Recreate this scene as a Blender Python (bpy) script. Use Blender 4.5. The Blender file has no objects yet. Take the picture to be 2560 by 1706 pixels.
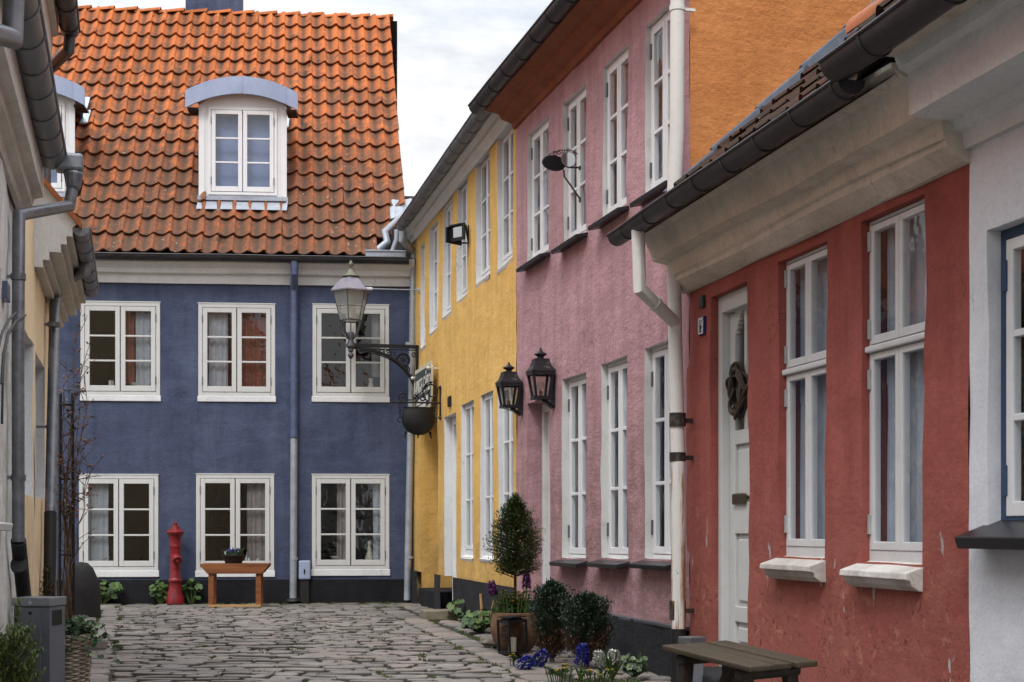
import bpy, bmesh, math, random
from mathutils import Vector, Matrix, noise
random.seed(7)
R = math.radians
scene = bpy.context.scene
COL = scene.collection
FPX, CX, HY, EYE = 3556.0, 1280.0, 1327.0, 1.0

# ---------------------------------------------------------------- geometry helpers
def P(px, py, Y):
    return Vector(((px - CX) / FPX * Y, Y, EYE - (py - HY) / FPX * Y))
def ground(px, py):
    return P(px, py, EYE * FPX / (py - HY))

class Face:
    """vertical wall plane: x along the wall (left to right seen from the street), y into the house, z up"""
    def __init__(s, p0, p1):
        s.o = Vector((p0[0], p0[1])); d = Vector((p1[0], p1[1])) - s.o
        s.L = d.length; s.d = d.normalized(); s.n = Vector((-s.d.y, s.d.x))
        s.ang = math.atan2(s.d.y, s.d.x)
    def hit(s, px, py, off=0.0):
        rx = (px - CX) / FPX
        o = s.o - s.n * off
        t = o.dot(s.n) / (Vector((rx, 1)).dot(s.n))
        w = Vector((rx, 1)) * t
        return (w - o).dot(s.d), EYE - (py - HY) / FPX * t
    def u(s, px, off=0.0): return s.hit(px, HY, off)[0]
    def uz(s, px, py, off=0.0): return s.hit(px, py, off)
    def z(s, px, py, off=0.0): return s.hit(px, py, off)[1]
    def w(s, u, y, z=0.0):
        q = s.o + s.d * u + s.n * y
        return Vector((q.x, q.y, z))
    def uY(s, Y):   # u where the wall reaches depth Y
        return (Y - s.o.y) / s.d.y

class MB:
    def __init__(s): s.v = []; s.f = []; s.m = []; s.a = []; s.r = 0.0
    def vert(s, p, a=0.0):
        s.v.append((p[0], p[1], p[2])); s.a.append((s.r, a)); return len(s.v) - 1
    def face(s, ids, m=0): s.f.append(tuple(ids)); s.m.append(m)
    def poly(s, pts, m=0): s.face([s.vert(p) for p in pts], m)
    def box(s, x0, x1, y0, y1, z0, z1, m=0):
        i = [s.vert((x, y, z)) for z in (z0, z1) for y in (y0, y1) for x in (x0, x1)]
        for q in ((0,2,3,1),(4,5,7,6),(0,1,5,4),(2,6,7,3),(0,4,6,2),(1,3,7,5)): s.face([i[k] for k in q], m)
    def obox(s, c, ax, ay, az, m=0):
        c = Vector(c); ax, ay, az = Vector(ax), Vector(ay), Vector(az)
        i = [s.vert(c + ax * x + ay * y + az * z) for z in (-1, 1) for y in (-1, 1) for x in (-1, 1)]
        for q in ((0,2,3,1),(4,5,7,6),(0,1,5,4),(2,6,7,3),(0,4,6,2),(1,3,7,5)): s.face([i[k] for k in q], m)
    def bar(s, a, b, w, h, up=(0,0,1), m=0):
        a, b = Vector(a), Vector(b); d = b - a; z = Vector(up); x = d.cross(z)
        if x.length < 1e-6: x = d.cross(Vector((1,0,0)))
        x.normalize(); z = x.cross(d).normalized()
        s.obox((a + b) / 2, x * w / 2, d / 2, z * h / 2, m)
    def tube(s, pts, r, n=10, m=0, caps=True, closed=False, ph=0.0):
        pts = [Vector(p) for p in pts]; k = len(pts)
        rs = r if isinstance(r, (list, tuple)) else [r] * k
        rings = []; ref = None
        for i, p in enumerate(pts):
            if closed: t0 = (p - pts[i-1]).normalized(); t1 = (pts[(i+1) % k] - p).normalized()
            else:
                t0 = (p - pts[i-1]).normalized() if i else (pts[1] - p).normalized()
                t1 = (pts[i+1] - p).normalized() if i < k-1 else t0
            t = (t0 + t1)
            if t.length < 1e-5: t = t0
            t.normalize()
            if ref is None:
                ref = Vector((0,0,1)) if abs(t.z) < .9 else Vector((1,0,0))
            x = (ref - t * ref.dot(t)).normalized(); ref = x; y = t.cross(x)
            st = 1 / max(.4, t.dot(t0))
            # mitre: stretch in the bend plane
            bend = (t1 - t0); bend = bend - t * bend.dot(t)
            bd = bend.normalized() if bend.length > 1e-4 else None
            ring = []
            for j in range(n):
                a = 2 * math.pi * j / n + ph
                o = (x * math.cos(a) + y * math.sin(a)) * rs[i]
                if bd: o += bd * o.dot(bd) * (st - 1)
                ring.append(s.vert(p + o))
            rings.append(ring)
        for i in range(k - 1 if not closed else k):
            A, B = rings[i], rings[(i+1) % k]
            for j in range(n): s.face((A[j], A[(j+1) % n], B[(j+1) % n], B[j]), m)
        if caps and not closed:
            s.face(rings[0][::-1], m); s.face(rings[-1], m)
    def lathe(s, prof, c=(0,0,0), n=20, m=0, ph=0.0, sx=1.0, sy=1.0):
        rings = []
        for r, z in prof:
            if r < 1e-5: rings.append([s.vert((c[0], c[1], c[2] + z))])
            else: rings.append([s.vert((c[0] + r*sx*math.cos(2*math.pi*j/n+ph), c[1] + r*sy*math.sin(2*math.pi*j/n+ph), c[2] + z)) for j in range(n)])
        for A, B in zip(rings, rings[1:]):
            for j in range(n):
                k = (j+1) % n
                if len(A) == 1 and len(B) == 1: continue
                if len(A) == 1: s.face((A[0], B[k], B[j]), m)
                elif len(B) == 1: s.face((A[j], A[k], B[0]), m)
                else: s.face((A[j], A[k], B[k], B[j]), m)
        if len(rings[0]) > 1: s.face(rings[0][::-1], m)
        if len(rings[-1]) > 1: s.face(rings[-1], m)
    def profile(s, prof, u0, u1, m=0, step=.35, wob=0.0, seed=0, caps=True):
        """extrude an outline of (outward, z) points along x"""
        k = max(1, int(abs(u1-u0) / step)); rings = []
        for i in range(k + 1):
            u = u0 + (u1-u0) * i / k; ring = []
            for j, (v, z) in enumerate(prof):
                dz = dv = 0.0
                if wob and v > .001:
                    dz = wob * noise.noise((u*.8, j*.35 + seed, 3.3)); dv = wob * .5 * noise.noise((u*1.1, j*.35 + seed, 9.1))
                ring.append(s.vert((u, -v - dv, z + dz)))
            rings.append(ring)
        n = len(prof)
        for A, B in zip(rings, rings[1:]):
            for j in range(n): s.face((A[j], A[(j+1) % n], B[(j+1) % n], B[j]), m)
        if caps: s.face(rings[0][::-1], m); s.face(rings[-1], m)
    def build(s, name, mats, parent=None, smooth=False, bevel=0.0, fix=True, auto=40):
        me = bpy.data.meshes.new(name); me.from_pydata(s.v, [], s.f)
        mats = mats if isinstance(mats, (list, tuple)) else [mats]
        for q in mats: me.materials.append(q)
        me.polygons.foreach_set('material_index', s.m)
        for nm, k in (('rnd', 0), ('along', 1)):
            at = me.attributes.new(nm, 'FLOAT', 'POINT'); at.data.foreach_set('value', [q[k] for q in s.a])
        if fix:
            b = bmesh.new(); b.from_mesh(me); bmesh.ops.recalc_face_normals(b, faces=b.faces); b.to_mesh(me); b.free()
        if smooth:
            me.polygons.foreach_set('use_smooth', [True] * len(me.polygons))
            if auto: me.set_sharp_from_angle(angle=R(auto))
        o = bpy.data.objects.new(name, me); COL.objects.link(o)
        if parent: o.parent = parent
        if bevel:
            md = o.modifiers.new('edge', 'BEVEL'); md.width = bevel; md.segments = 2; md.limit_method = 'ANGLE'
        return o

def tag(o, label=None, cat=None, group=None, kind=None):
    if label: o['label'] = label
    if cat: o['category'] = cat
    if group: o['group'] = group
    if kind: o['kind'] = kind
    return o
def empty(name, loc, rz=0.0, label=None, cat=None, group=None):
    o = bpy.data.objects.new(name, None); COL.objects.link(o)
    o.location = loc; o.rotation_euler = (0, 0, rz); o.empty_display_size = .1
    return tag(o, label, cat, group)
def copy_tree(o, parent=None):
    c = o.copy(); COL.objects.link(c); c.parent = parent
    for ch in [x for x in COL.objects if x.parent == o]: copy_tree(ch, c)
    return c
def text_mesh(name, body, size, mat, parent, M, depth=.002, sx=1.0):
    cu = bpy.data.curves.new(name, 'FONT'); cu.body = body; cu.size = size; cu.extrude = depth
    cu.align_x = 'CENTER'; cu.align_y = 'CENTER'
    t = bpy.data.objects.new(name, cu); COL.objects.link(t)
    bpy.context.view_layer.update()
    me = bpy.data.meshes.new_from_object(t.evaluated_get(bpy.context.evaluated_depsgraph_get()))
    bpy.data.objects.remove(t); bpy.data.curves.remove(cu)
    me.transform(Matrix.Diagonal((sx, 1, 1, 1)))
    me.materials.clear(); me.materials.append(mat)
    o = bpy.data.objects.new(name, me); COL.objects.link(o); o.parent = parent; o.matrix_local = M
    return o

# ---------------------------------------------------------------- materials
class NT:
    def __init__(s, name):
        s.m = bpy.data.materials.new(name); s.m.use_nodes = True; s.t = s.m.node_tree; s.t.nodes.clear()
        s.out = s.n('ShaderNodeOutputMaterial'); s.b = s.n('ShaderNodeBsdfPrincipled'); s.l(s.b.outputs[0], s.out.inputs[0])
        s.tc = s.n('ShaderNodeTexCoord').outputs['Object']
    def n(s, t, **k):
        x = s.t.nodes.new(t)
        for a, b in k.items(): setattr(x, a, b)
        return x
    def l(s, a, b): s.t.links.new(a, b)
    def map(s, sc, src=None):
        x = s.n('ShaderNodeMapping'); s.l(src or s.tc, x.inputs[0]); x.inputs['Scale'].default_value = sc; return x.outputs[0]
    def noise(s, scale, detail=5, rough=.6, vec=None, dist=0.0):
        x = s.n('ShaderNodeTexNoise'); s.l(vec or s.tc, x.inputs['Vector'])
        x.inputs['Scale'].default_value = scale; x.inputs['Detail'].default_value = detail
        x.inputs['Roughness'].default_value = rough; x.inputs['Distortion'].default_value = dist
        return x.outputs[0]
    def vor(s, scale, vec=None, feat='F1'):
        x = s.n('ShaderNodeTexVoronoi', feature=feat); s.l(vec or s.tc, x.inputs['Vector']); x.inputs['Scale'].default_value = scale
        return x.outputs['Distance']
    def rng(s, v, a, b, c=0.0, d=1.0):
        x = s.n('ShaderNodeMapRange'); s.l(v, x.inputs[0])
        for i, q in enumerate((a, b, c, d)): x.inputs[i+1].default_value = q
        return x.outputs[0]
    def math(s, op, a, b=None):
        x = s.n('ShaderNodeMath', operation=op)
        for i, q in enumerate((a, b)):
            if q is None: continue
            if isinstance(q, (int, float)): x.inputs[i].default_value = q
            else: s.l(q, x.inputs[i])
        return x.outputs[0]
    def mix(s, f, a, b, mode='MIX'):
        x = s.n('ShaderNodeMix', data_type='RGBA', blend_type=mode)
        for i, q in ((0, f), (6, a), (7, b)):
            if isinstance(q, (int, float)): x.inputs[i].default_value = q
            elif isinstance(q, tuple): x.inputs[i].default_value = (*q, 1)
            else: s.l(q, x.inputs[i])
        return x.outputs[2]
    def ramp(s, f, stops):
        x = s.n('ShaderNodeValToRGB'); s.l(f, x.inputs[0]); e = x.color_ramp.elements
        while len(e) < len(stops): e.new(.5)
        for q, (p, c) in zip(e, stops): q.position = p; q.color = (*c, 1)
        return x.outputs[0]
    def attr(s, nm): return s.n('ShaderNodeAttribute', attribute_name=nm).outputs['Fac']
    def sep(s, v=None):
        x = s.n('ShaderNodeSeparateXYZ'); s.l(v or s.tc, x.inputs[0]); return x.outputs
    def bump(s, h, st=.5, d=.01):
        x = s.n('ShaderNodeBump'); s.l(h, x.inputs['Height']); x.inputs['Strength'].default_value = st; x.inputs['Distance'].default_value = d
        s.l(x.outputs[0], s.b.inputs['Normal'])
    def done(s, col=None, rough=.7, metal=0.0, spec=.5):
        if isinstance(col, tuple): s.b.inputs['Base Color'].default_value = (*col, 1)
        elif col is not None: s.l(col, s.b.inputs['Base Color'])
        if isinstance(rough, (int, float)): s.b.inputs['Roughness'].default_value = rough
        else: s.l(rough, s.b.inputs['Roughness'])
        s.b.inputs['Metallic'].default_value = metal; s.b.inputs['Specular IOR Level'].default_value = spec
        return s.m

def sc(c, k): return tuple(min(1, x * k) for x in c)
def srgb(r, g, b):
    f = lambda x: (x/255/12.92) if x/255 <= .04045 else ((x/255+.055)/1.055)**2.4
    return (f(r), f(g), f(b))

def plaster(name, c1, c2, bump=.6, streak=.18, grime=None, grime_top=0.0, peel=None, coarse=1.0, seed=0.0):
    t = NT(name)
    off = t.n('ShaderNodeVectorMath', operation='ADD'); t.l(t.tc, off.inputs[0]); off.inputs[1].default_value = (seed, seed*1.7, seed*.6)
    v = off.outputs[0]
    big = t.rng(t.noise(1.6, 6, .62, v, .4), .32, .68)
    col = t.mix(big, c1, c2)
    st = t.noise(1.0, 6, .65, t.map((7, 7, .9), v))
    col = t.mix(t.rng(st, .45, .75, 0, streak * 2.2), col, sc(c1, .62))
    br = t.noise(1.0, 5, .7, t.map((2.5, 2.5, 9), v))
    col = t.mix(t.rng(br, .5, .8, 0, streak * 1.8), col, sc(c2, 1.22))
    fine = t.noise(38*coarse, 6, .72, v); col = t.mix(t.rng(fine, .48, .72, 0, .30), col, sc(c1, .66)); col = t.mix(t.rng(fine, .52, .30, 0, .22), col, sc(c2, 1.18))
    if grime:
        z = t.sep(t.tc)[2]; nz = t.noise(2.2, 6, .7, v)
        g = t.math('MULTIPLY', t.rng(t.math('ADD', z, t.math('MULTIPLY', nz, -.9)), grime_top, grime_top - .75), t.rng(t.noise(5, 5, .7, v), .35, .65))
        col = t.mix(t.math('MULTIPLY', g, .75), col, grime)
    wv = t.n('ShaderNodeVectorMath', operation='ADD'); t.l(v, wv.inputs[0]); nw = t.n('ShaderNodeTexNoise'); t.l(v, nw.inputs['Vector']); nw.inputs['Scale'].default_value = 2.2; nw.inputs['Detail'].default_value = 5
    t.l(nw.outputs[1], wv.inputs[1]); ck = t.rng(t.vor(.9, wv.outputs[0], 'DISTANCE_TO_EDGE'), .005, .0015)
    ck = t.math('MULTIPLY', ck, t.rng(t.noise(1.3, 3, .5, v), .52, .60)); col = t.mix(t.math('MULTIPLY', ck, .55), col, sc(c1, .42))
    pt = t.rng(t.noise(.75, 4, .55, v, .6), .53, .57); col = t.mix(t.math('MULTIPLY', pt, .22), col, sc(c1, .78))
    h = t.math('ADD', t.math('MULTIPLY', t.noise(5*coarse, 5, .6, v), 1.2), t.math('MULTIPLY', t.noise(34*coarse, 5, .65, v), .42))
    h = t.math('ADD', h, t.math('MULTIPLY', br, .5))
    if peel:
        z = t.sep(t.tc)[2]
        zone = t.math('MULTIPLY', t.rng(t.math('ADD', z, t.math('MULTIPLY', t.noise(1.7, 3, .5, v), .5)), 1.22, .8), t.rng(t.noise(1.5, 5, .65, v, .5), .47, .56))
        pm = t.rng(t.noise(13, 6, .68, v, .6), .53, .58)
        pm = t.math('MULTIPLY', pm, zone)
        pit = t.math('MULTIPLY', t.rng(t.noise(21, 7, .75, v, .5), .57, .61), zone)
        spots = t.math('MULTIPLY', t.rng(t.noise(1.0, 4, .6, t.map((9, 9, 3.2), v), .5), .665, .69), t.rng(z, 1.25, .8))
        col = t.mix(t.math('MULTIPLY', pm, .6), col, peel[0]); col = t.mix(t.math('MULTIPLY', pit, .8), col, sc(c1, .35)); col = t.mix(spots, col, peel[1])
        h = t.math('ADD', h, t.math('MULTIPLY', t.math('ADD', pm, t.math('MULTIPLY', pit, 1.4)), -.5))
    t.bump(h, bump, .022)
    return t.done(col, .88, spec=.25)

def painted(name, c, dirt=None, amt=.35, rough=.5, bump=.12, grain=False):
    t = NT(name)
    v = t.map((3, 3, 30)) if False else t.tc
    d = t.rng(t.noise(6, 6, .7), .5, .78)
    col = t.mix(t.math('MULTIPLY', d, amt), c, dirt or sc(c, .62))
    col = t.mix(t.rng(t.noise(1.2, 3), .35, .7, 0, .25), col, sc(c, .85))
    t.bump(t.noise(60, 4), bump, .003)
    return t.done(col, rough, spec=.4)

def zinc(name, c1, c2, metal=.55, rough=.42):
    t = NT(name)
    n1 = t.noise(3.0, 6, .7, t.map((1, 3, 3))); n2 = t.noise(26, 5, .7)
    col = t.mix(t.rng(n1, .3, .7), c1, c2); col = t.mix(t.rng(n2, .55, .8, 0, .5), col, sc(c2, 1.35))
    t.bump(t.noise(14, 4), .12, .004)
    return t.done(col, t.rng(n1, .3, .7, rough - .1, rough + .18), metal)

def rusty(name, c, rust_scale=3.0, zone=None):
    t = NT(name)
    n = t.noise(rust_scale, 6, .7, t.map((2, 2, .8))); m = t.noise(20, 5, .7)
    col = t.mix(t.rng(n, .60, .66), c, (.30, .12, .035)); col = t.mix(t.rng(n, .68, .72), col, (.035, .028, .022))
    if zone:
        z = t.sep()[2]; f = t.noise(1.0, 6, .7, t.map((16, 16, 1.3))); k = t.math('MULTIPLY', t.rng(z, zone[1], zone[1]-.12), t.rng(z, zone[0], zone[0]+.05))
        k2 = t.math('MULTIPLY', k, t.rng(t.math('ADD', f, t.rng(z, zone[1], zone[0], 0, .14)), .585, .66)); col = t.mix(t.math('MULTIPLY', k2, .9), col, (.33, .125, .035)); col = t.mix(t.math('MULTIPLY', k, t.rng(t.math('ADD', t.noise(9, 5, .7), t.rng(z, zone[1], zone[0], 0, .1)), .69, .74)), col, (.03, .022, .016))
    col = t.mix(t.rng(m, .5, .8, 0, .3), col, (.45, .40, .33))
    t.bump(t.math('ADD', t.rng(n, .55, .7), t.math('MULTIPLY', m, .3)), .4, .006)
    return t.done(col, .55)

def glass_mat(name, tint=(.86, .9, .92), wav=.012, rough=.015, refl=1.0):
    t = NT(name)
    tr = t.n('ShaderNodeBsdfTransparent'); tr.inputs[0].default_value = (*tint, 1)
    gl = t.n('ShaderNodeBsdfGlossy'); gl.inputs['Roughness'].default_value = rough
    lw = t.n('ShaderNodeLayerWeight'); lw.inputs[0].default_value = .5
    fr = t.math('ADD', .045, t.math('MULTIPLY', t.math('POWER', lw.outputs['Facing'], 5.0), .95))
    bp = t.n('ShaderNodeBump'); t.l(t.noise(3.2, 3, .55), bp.inputs['Height']); bp.inputs['Strength'].default_value = 1.0; bp.inputs['Distance'].default_value = wav
    t.l(bp.outputs[0], gl.inputs['Normal'])
    k = t.math('MINIMUM', t.math('MULTIPLY', fr, 1.6 * refl), 1.0)
    mx = t.n('ShaderNodeMixShader'); t.l(k, mx.inputs[0]); t.l(tr.outputs[0], mx.inputs[1]); t.l(gl.outputs[0], mx.inputs[2])
    t.l(mx.outputs[0], t.out.inputs[0]); t.t.nodes.remove(t.b)
    return t.m

def plain(name, c, rough=.7, metal=0.0, var=.3, scale=8, bump=.0, spec=.5):
    t = NT(name); n = t.noise(scale, 5, .65)
    col = t.mix(t.rng(n, .35, .7, 0, 1), sc(c, 1 - var), sc(c, 1 + var * .6))
    if bump: t.bump(t.noise(scale * 4, 5, .65), bump, .006)
    return t.done(col, rough, metal, spec)

def wood(name, c1, c2, moss=None, axis=0, rough=.6):
    t = NT(name); s_ = [22, 22, 22]; s_[axis] = 1.6
    g = t.noise(1.0, 6, .7, t.map(tuple(s_)))
    col = t.mix(t.rng(g, .3, .7), c1, c2)
    if moss: col = t.mix(t.rng(t.noise(4.5, 6, .7), .5, .7, 0, .75), col, moss)
    t.bump(g, .5, .006)
    return t.done(col, rough, spec=.35)

def leafmat(name, stops, rough=.55, trans=.25):
    t = NT(name); r = t.attr('rnd')
    col = t.ramp(r, stops)
    col = t.mix(t.rng(t.noise(30, 3), .4, .7, 0, .3), col, sc(stops[0][1], .7))
    t.b.inputs['Subsurface Weight'].default_value = 0
    return t.done(col, rough, spec=.4)

def tile_mat(name, hot, mid, dark, z0, z1, grimy=0.0):
    t = NT(name); r = t.attr('rnd'); a = t.attr('along')
    base = t.ramp(r, [(0, sc(hot, .74)), (.35, hot), (.7, sc(hot, 1.12)), (1, sc(hot, .85))])
    z = t.sep()[2]
    age = t.rng(t.math('ADD', z, t.math('MULTIPLY', t.noise(.9, 5, .65), 3.4)), z0 + 6.1, z0 + 1.3)   # weathering, stronger near the eaves
    n2 = t.noise(5.5, 6, .7, None, .5); n3 = t.noise(17, 5, .7)
    age = t.math('ADD', age, t.math('MULTIPLY', t.rng(r, 0, 1, -.5, .5), .25))
    worn = t.math('MULTIPLY', t.rng(t.math('ADD', n2, t.math('MULTIPLY', age, .3)), .52, .72), 1.0)
    col = t.mix(t.math('MULTIPLY', worn, .85), base, mid)
    # soot lying in the trough of each tile
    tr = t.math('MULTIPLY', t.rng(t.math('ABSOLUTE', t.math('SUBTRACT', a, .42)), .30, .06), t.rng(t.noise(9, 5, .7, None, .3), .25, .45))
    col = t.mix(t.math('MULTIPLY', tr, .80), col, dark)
    col = t.mix(t.math('MULTIPLY', t.rng(t.math('ADD', n3, t.math('MULTIPLY', age, .12)), .60, .7), .6), col, dark)
    col = t.mix(t.rng(t.noise(2.1, 4, .6, t.map((3.2, .7, .7))), .62, .70, 0, .8), col, sc(dark, .6))
    lich = t.math('MULTIPLY', t.rng(t.vor(9.0), .13, .08), t.rng(t.noise(1.7), .50, .58))
    col = t.mix(t.math('MULTIPLY', lich, .8), col, (.42, .42, .36))
    if grimy: col = t.mix(t.rng(n2, .35, .6, 0, grimy), col, (.035, .03, .022))
    t.bump(t.math('ADD', n3, t.math('MULTIPLY', t.noise(60, 4), .5)), .35, .006)
    return t.done(col, .88, spec=.12)

M = {}
M['white'] = painted('white_paint', (.74, .74, .745), (.40, .38, .35), .3)
M['white_warm'] = painted('aged_white_paint', (.66, .66, .66), (.36, .34, .31), .4)
M['white_grey'] = painted('worn_white_paint', (.62, .62, .60), (.30, .28, .25), .55, .6, .25)
M['limewash'] = plaster('white_limewash', (.68, .68, .685), (.76, .76, .765), .35, .10)
M['cornice'] = plaster('cream_limewash', (.60, .56, .49), (.70, .66, .59), .35, .16)
M['cornice_red'] = plaster('stone_limewash', (.60, .54, .46), (.74, .675, .585), .6, .25)
M['blue'] = plaster('blue_limewash', (.048, .061, .112), (.090, .109, .178), .6, .28, (.046, .052, .085), 1.1, seed=2)
M['plinth'] = plaster('black_tar', (.007, .007, .009), (.016, .016, .019), .6, .2)
M['plinth_grey'] = plaster('grey_tar', (.016, .016, .019), (.034, .034, .039), .6, .3)
M['yellow'] = plaster('yellow_limewash', (.69, .41, .112), (.80, .50, .158), .65, .24, (.42, .26, .10), 1.0, seed=5)
M['pink'] = plaster('pink_limewash', (.42, .238, .256), (.52, .308, .33), .85, .32, (.24, .135, .125), 1.75, coarse=1.15, seed=8)
M['orange'] = plaster('orange_limewash', (.50, .185, .056), (.585, .235, .078), .75, .16, coarse=.9, seed=3)
M['red'] = plaster('red_limewash', (.275, .067, .053), (.37, .107, .087), .5, .26, (.32, .115, .085), 1.0, peel=((.48, .19, .13), (.45, .43, .41)), seed=1)
M['whitewall'] = plaster('white_render', (.66, .675, .725), (.74, .75, .785), .25, .06, (.48, .48, .50), .5, coarse=1.4, seed=4)
M['near'] = plaster('grey_limewash', (.66, .65, .62), (.78, .77, .75), .8, .25, (.33, .30, .25), 2.4, seed=6)
M['cream'] = plaster('buff_limewash', (.76, .585, .355), (.83, .66, .43), .35, .14, (.55, .40, .26), 1.3, seed=9)
M['brown_cornice'] = plaster('brown_limewash', (.255, .095, .052), (.335, .135, .078), .7, .25)
M['zinc'] = zinc('dark_zinc', (.026, .025, .027), (.080, .078, .084))
M['zinc_light'] = zinc('weathered_zinc', (.26, .28, .32), (.40, .43, .48), .45, .5)
M['zinc_mid'] = zinc('grey_zinc', (.10, .105, .115), (.24, .25, .275), .55, .42)
M['zinc_blue'] = plaster('painted_zinc', (.30, .35, .49), (.38, .43, .57), .1, .08)
M['galv'] = zinc('galvanised_steel', (.30, .33, .37), (.44, .47, .51), .5, .5)
M['bluepipe'] = zinc('blue_painted_pipe', (.06, .075, .15), (.10, .125, .22), .0, .5)
M['pipewhite'] = rusty('white_pipe_paint', (.68, .66, .62), .5)
M['piperust'] = rusty('white_pipe_rust', (.68, .66, .62), .6, (.25, 1.55))
M['pipeblack'] = plain('black_pipe', (.009, .008, .008), .6, 0, .3)
M['iron'] = plain('black_iron', (.008, .008, .010), .5, .2, .3, 12, .2)
M['hinge_pale'] = plain('pale_hinge', (.42, .43, .43), .5, 0, .2)
M['white_blue'] = painted('off_white_paint', (.60, .595, .58), (.36, .33, .29), .3)
M['hinge'] = plain('grey_hinge', (.11, .115, .13), .5, .3)
M['slate'] = plain('black_glazed_tile', (.012, .013, .017), .38, 0, .3, 9, .1)
M['glass'] = glass_mat('window_glass')
M['glass_old'] = glass_mat('old_window_glass', (.90, .93, .95), .008, .02, .8)
M['glass_soft'] = glass_mat('plain_window_glass', (.92, .94, .96), .006, .02, .6)
M['glass_dormer'] = glass_mat('dormer_glass', (.8, .84, .9), .004, .03, 1.6)
M['glass_flat'] = glass_mat('lantern_glass', (.80, .78, .74), .0, .03, .4)
def milky():
    m = glass_mat('lamp_glass', (.92, .92, .90), .0, .2, 1.0); t = m.node_tree; o = [n for n in t.nodes if n.type == 'OUTPUT_MATERIAL'][0]; s = o.inputs[0].links[0].from_socket
    d = t.nodes.new('ShaderNodeBsdfTranslucent'); d.inputs[0].default_value = (.75, .74, .68, 1); d2 = t.nodes.new('ShaderNodeBsdfDiffuse'); d2.inputs[0].default_value = (.7, .69, .64, 1)
    a = t.nodes.new('ShaderNodeMixShader'); a.inputs[0].default_value = .5; t.links.new(d.outputs[0], a.inputs[1]); t.links.new(d2.outputs[0], a.inputs[2])
    x = t.nodes.new('ShaderNodeMixShader'); x.inputs[0].default_value = .38; t.links.new(s, x.inputs[1]); t.links.new(a.outputs[0], x.inputs[2]); t.links.new(x.outputs[0], o.inputs[0]); return m
M['glass_lamp'] = milky()
M['room'] = plain('dark_room', (.040, .035, .032), .9, 0, .3)
M['sheer'] = plain('sheer_curtain', (.42, .43, .46), .9, 0, .12, 10)
M['curtain'] = plain('net_curtain', (.33, .335, .36), .9, 0, .15, 14)
M['net'] = plain('net_curtain_pale', (.50, .53, .59), .9, 0, .25, 3)
M['curtain_red'] = plain('brick_curtain', (.17, .045, .03), .9, 0, .3, 14)
M['curtain_warm'] = plain('linen_curtain', (.26, .22, .20), .9, 0, .2, 14)
M['sky_sheet'] = plain('painted_sky_blue', (.30, .36, .52), .8, 0, .06, 3)  # bluish sky reflection of the dormer panes, put into a flat colour
M['leaddark'] = zinc('old_lead', (.085, .10, .135), (.17, .20, .25), .1, .7)
M['tile_blue'] = tile_mat('orange_pantile', (.47, .138, .044), (.170, .078, .047), (.068, .054, .042), 4.8, 9.7)
M['tile_red'] = tile_mat('mossy_pantile', (.115, .036, .024), (.06, .032, .024), (.03, .025, .02), 2.9, 6, .75)
M['tile_plain'] = plain('clay_tile', (.42, .13, .045), .8, 0, .35, 5, .3)
M['deck'] = plain('roof_underside', (.03, .02, .015), .95)
M['frame_blue'] = painted('blue_window_paint', (.030, .065, .13), (.015, .03, .06), .4)
# ---------------------------------------------------------------- building helpers
def wall(parent, name, u0, u1, z0, z1, ops, mats, amp=.008, step=.13, jit=.007, seed=0.0):
    def cuts(a, b, brk):
        e = sorted(set([a, b] + [x for x in brk if a < x < b])); out = []
        for p, q in zip(e, e[1:]):
            k = max(1, math.ceil((q - p) / step))
            out += [p + (q - p) * i / k for i in range(k)]
        return out + [b]
    us = cuts(u0, u1, [x for o in ops for x in o['r'][:2]]); zs = cuts(z0, z1, [x for o in ops for x in o['r'][2:]])
    def inop(u, z):
        for k, o in enumerate(ops):
            a = o['r']
            if a[0] < u < a[1] and a[2] < z < a[3]: return k
        return -1
    nu, nz = len(us) - 1, len(zs) - 1
    cell = [[inop((us[i] + us[i+1]) / 2, (zs[j] + zs[j+1]) / 2) for j in range(nz)] for i in range(nu)]
    b = MB(); V = {}; K = {}
    def edge(i, j):
        s_ = set()
        for a in (i-1, i):
            for c in (j-1, j):
                if 0 <= a < nu and 0 <= c < nz: s_.add(cell[a][c])
        return s_
    def pos(i, j):
        u, z = us[i], zs[j]; s_ = edge(i, j); q = Vector((u, seed, z))
        du = dz = 0
        if len(s_) > 1:
            du = jit * noise.noise(q * 2.6); dz = jit * noise.noise(q * 2.6 + Vector((9, 4, 2)))
        y = amp * (noise.noise(q * 1.1) + .6 * noise.noise(q * 3.7))
        return u + du, y, z + dz
    def vf(i, j):
        if (i, j) not in V: V[i, j] = b.vert(pos(i, j))
        return V[i, j]
    def vb(i, j, k):
        if (i, j, k) not in K:
            p = pos(i, j); K[i, j, k] = b.vert((p[0], ops[k]['d'], p[2]))
        return K[i, j, k]
    for i in range(nu):
        for j in range(nz):
            if cell[i][j] < 0: b.face((vf(i, j), vf(i+1, j), vf(i+1, j+1), vf(i, j+1)), 0); continue
            k = cell[i][j]; m = ops[k].get('m', 0)
            def side(di, dj): 
                a, c = i + di, j + dj
                return 0 <= a < nu and 0 <= c < nz and cell[a][c] < 0
            if side(-1, 0): b.face((vf(i, j), vb(i, j, k), vb(i, j+1, k), vf(i, j+1)), m)
            if side(1, 0): b.face((vf(i+1, j+1), vb(i+1, j+1, k), vb(i+1, j, k), vf(i+1, j)), m)
            if side(0, -1): b.face((vf(i+1, j), vb(i+1, j, k), vb(i, j, k), vf(i, j)), ops[k].get('mb', m))
            if side(0, 1): b.face((vf(i, j+1), vb(i, j+1, k), vb(i+1, j+1, k), vf(i+1, j+1)), ops[k].get('mt', m))
    return b.build(name, mats, parent, smooth=True, auto=35, fix=False)

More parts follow.
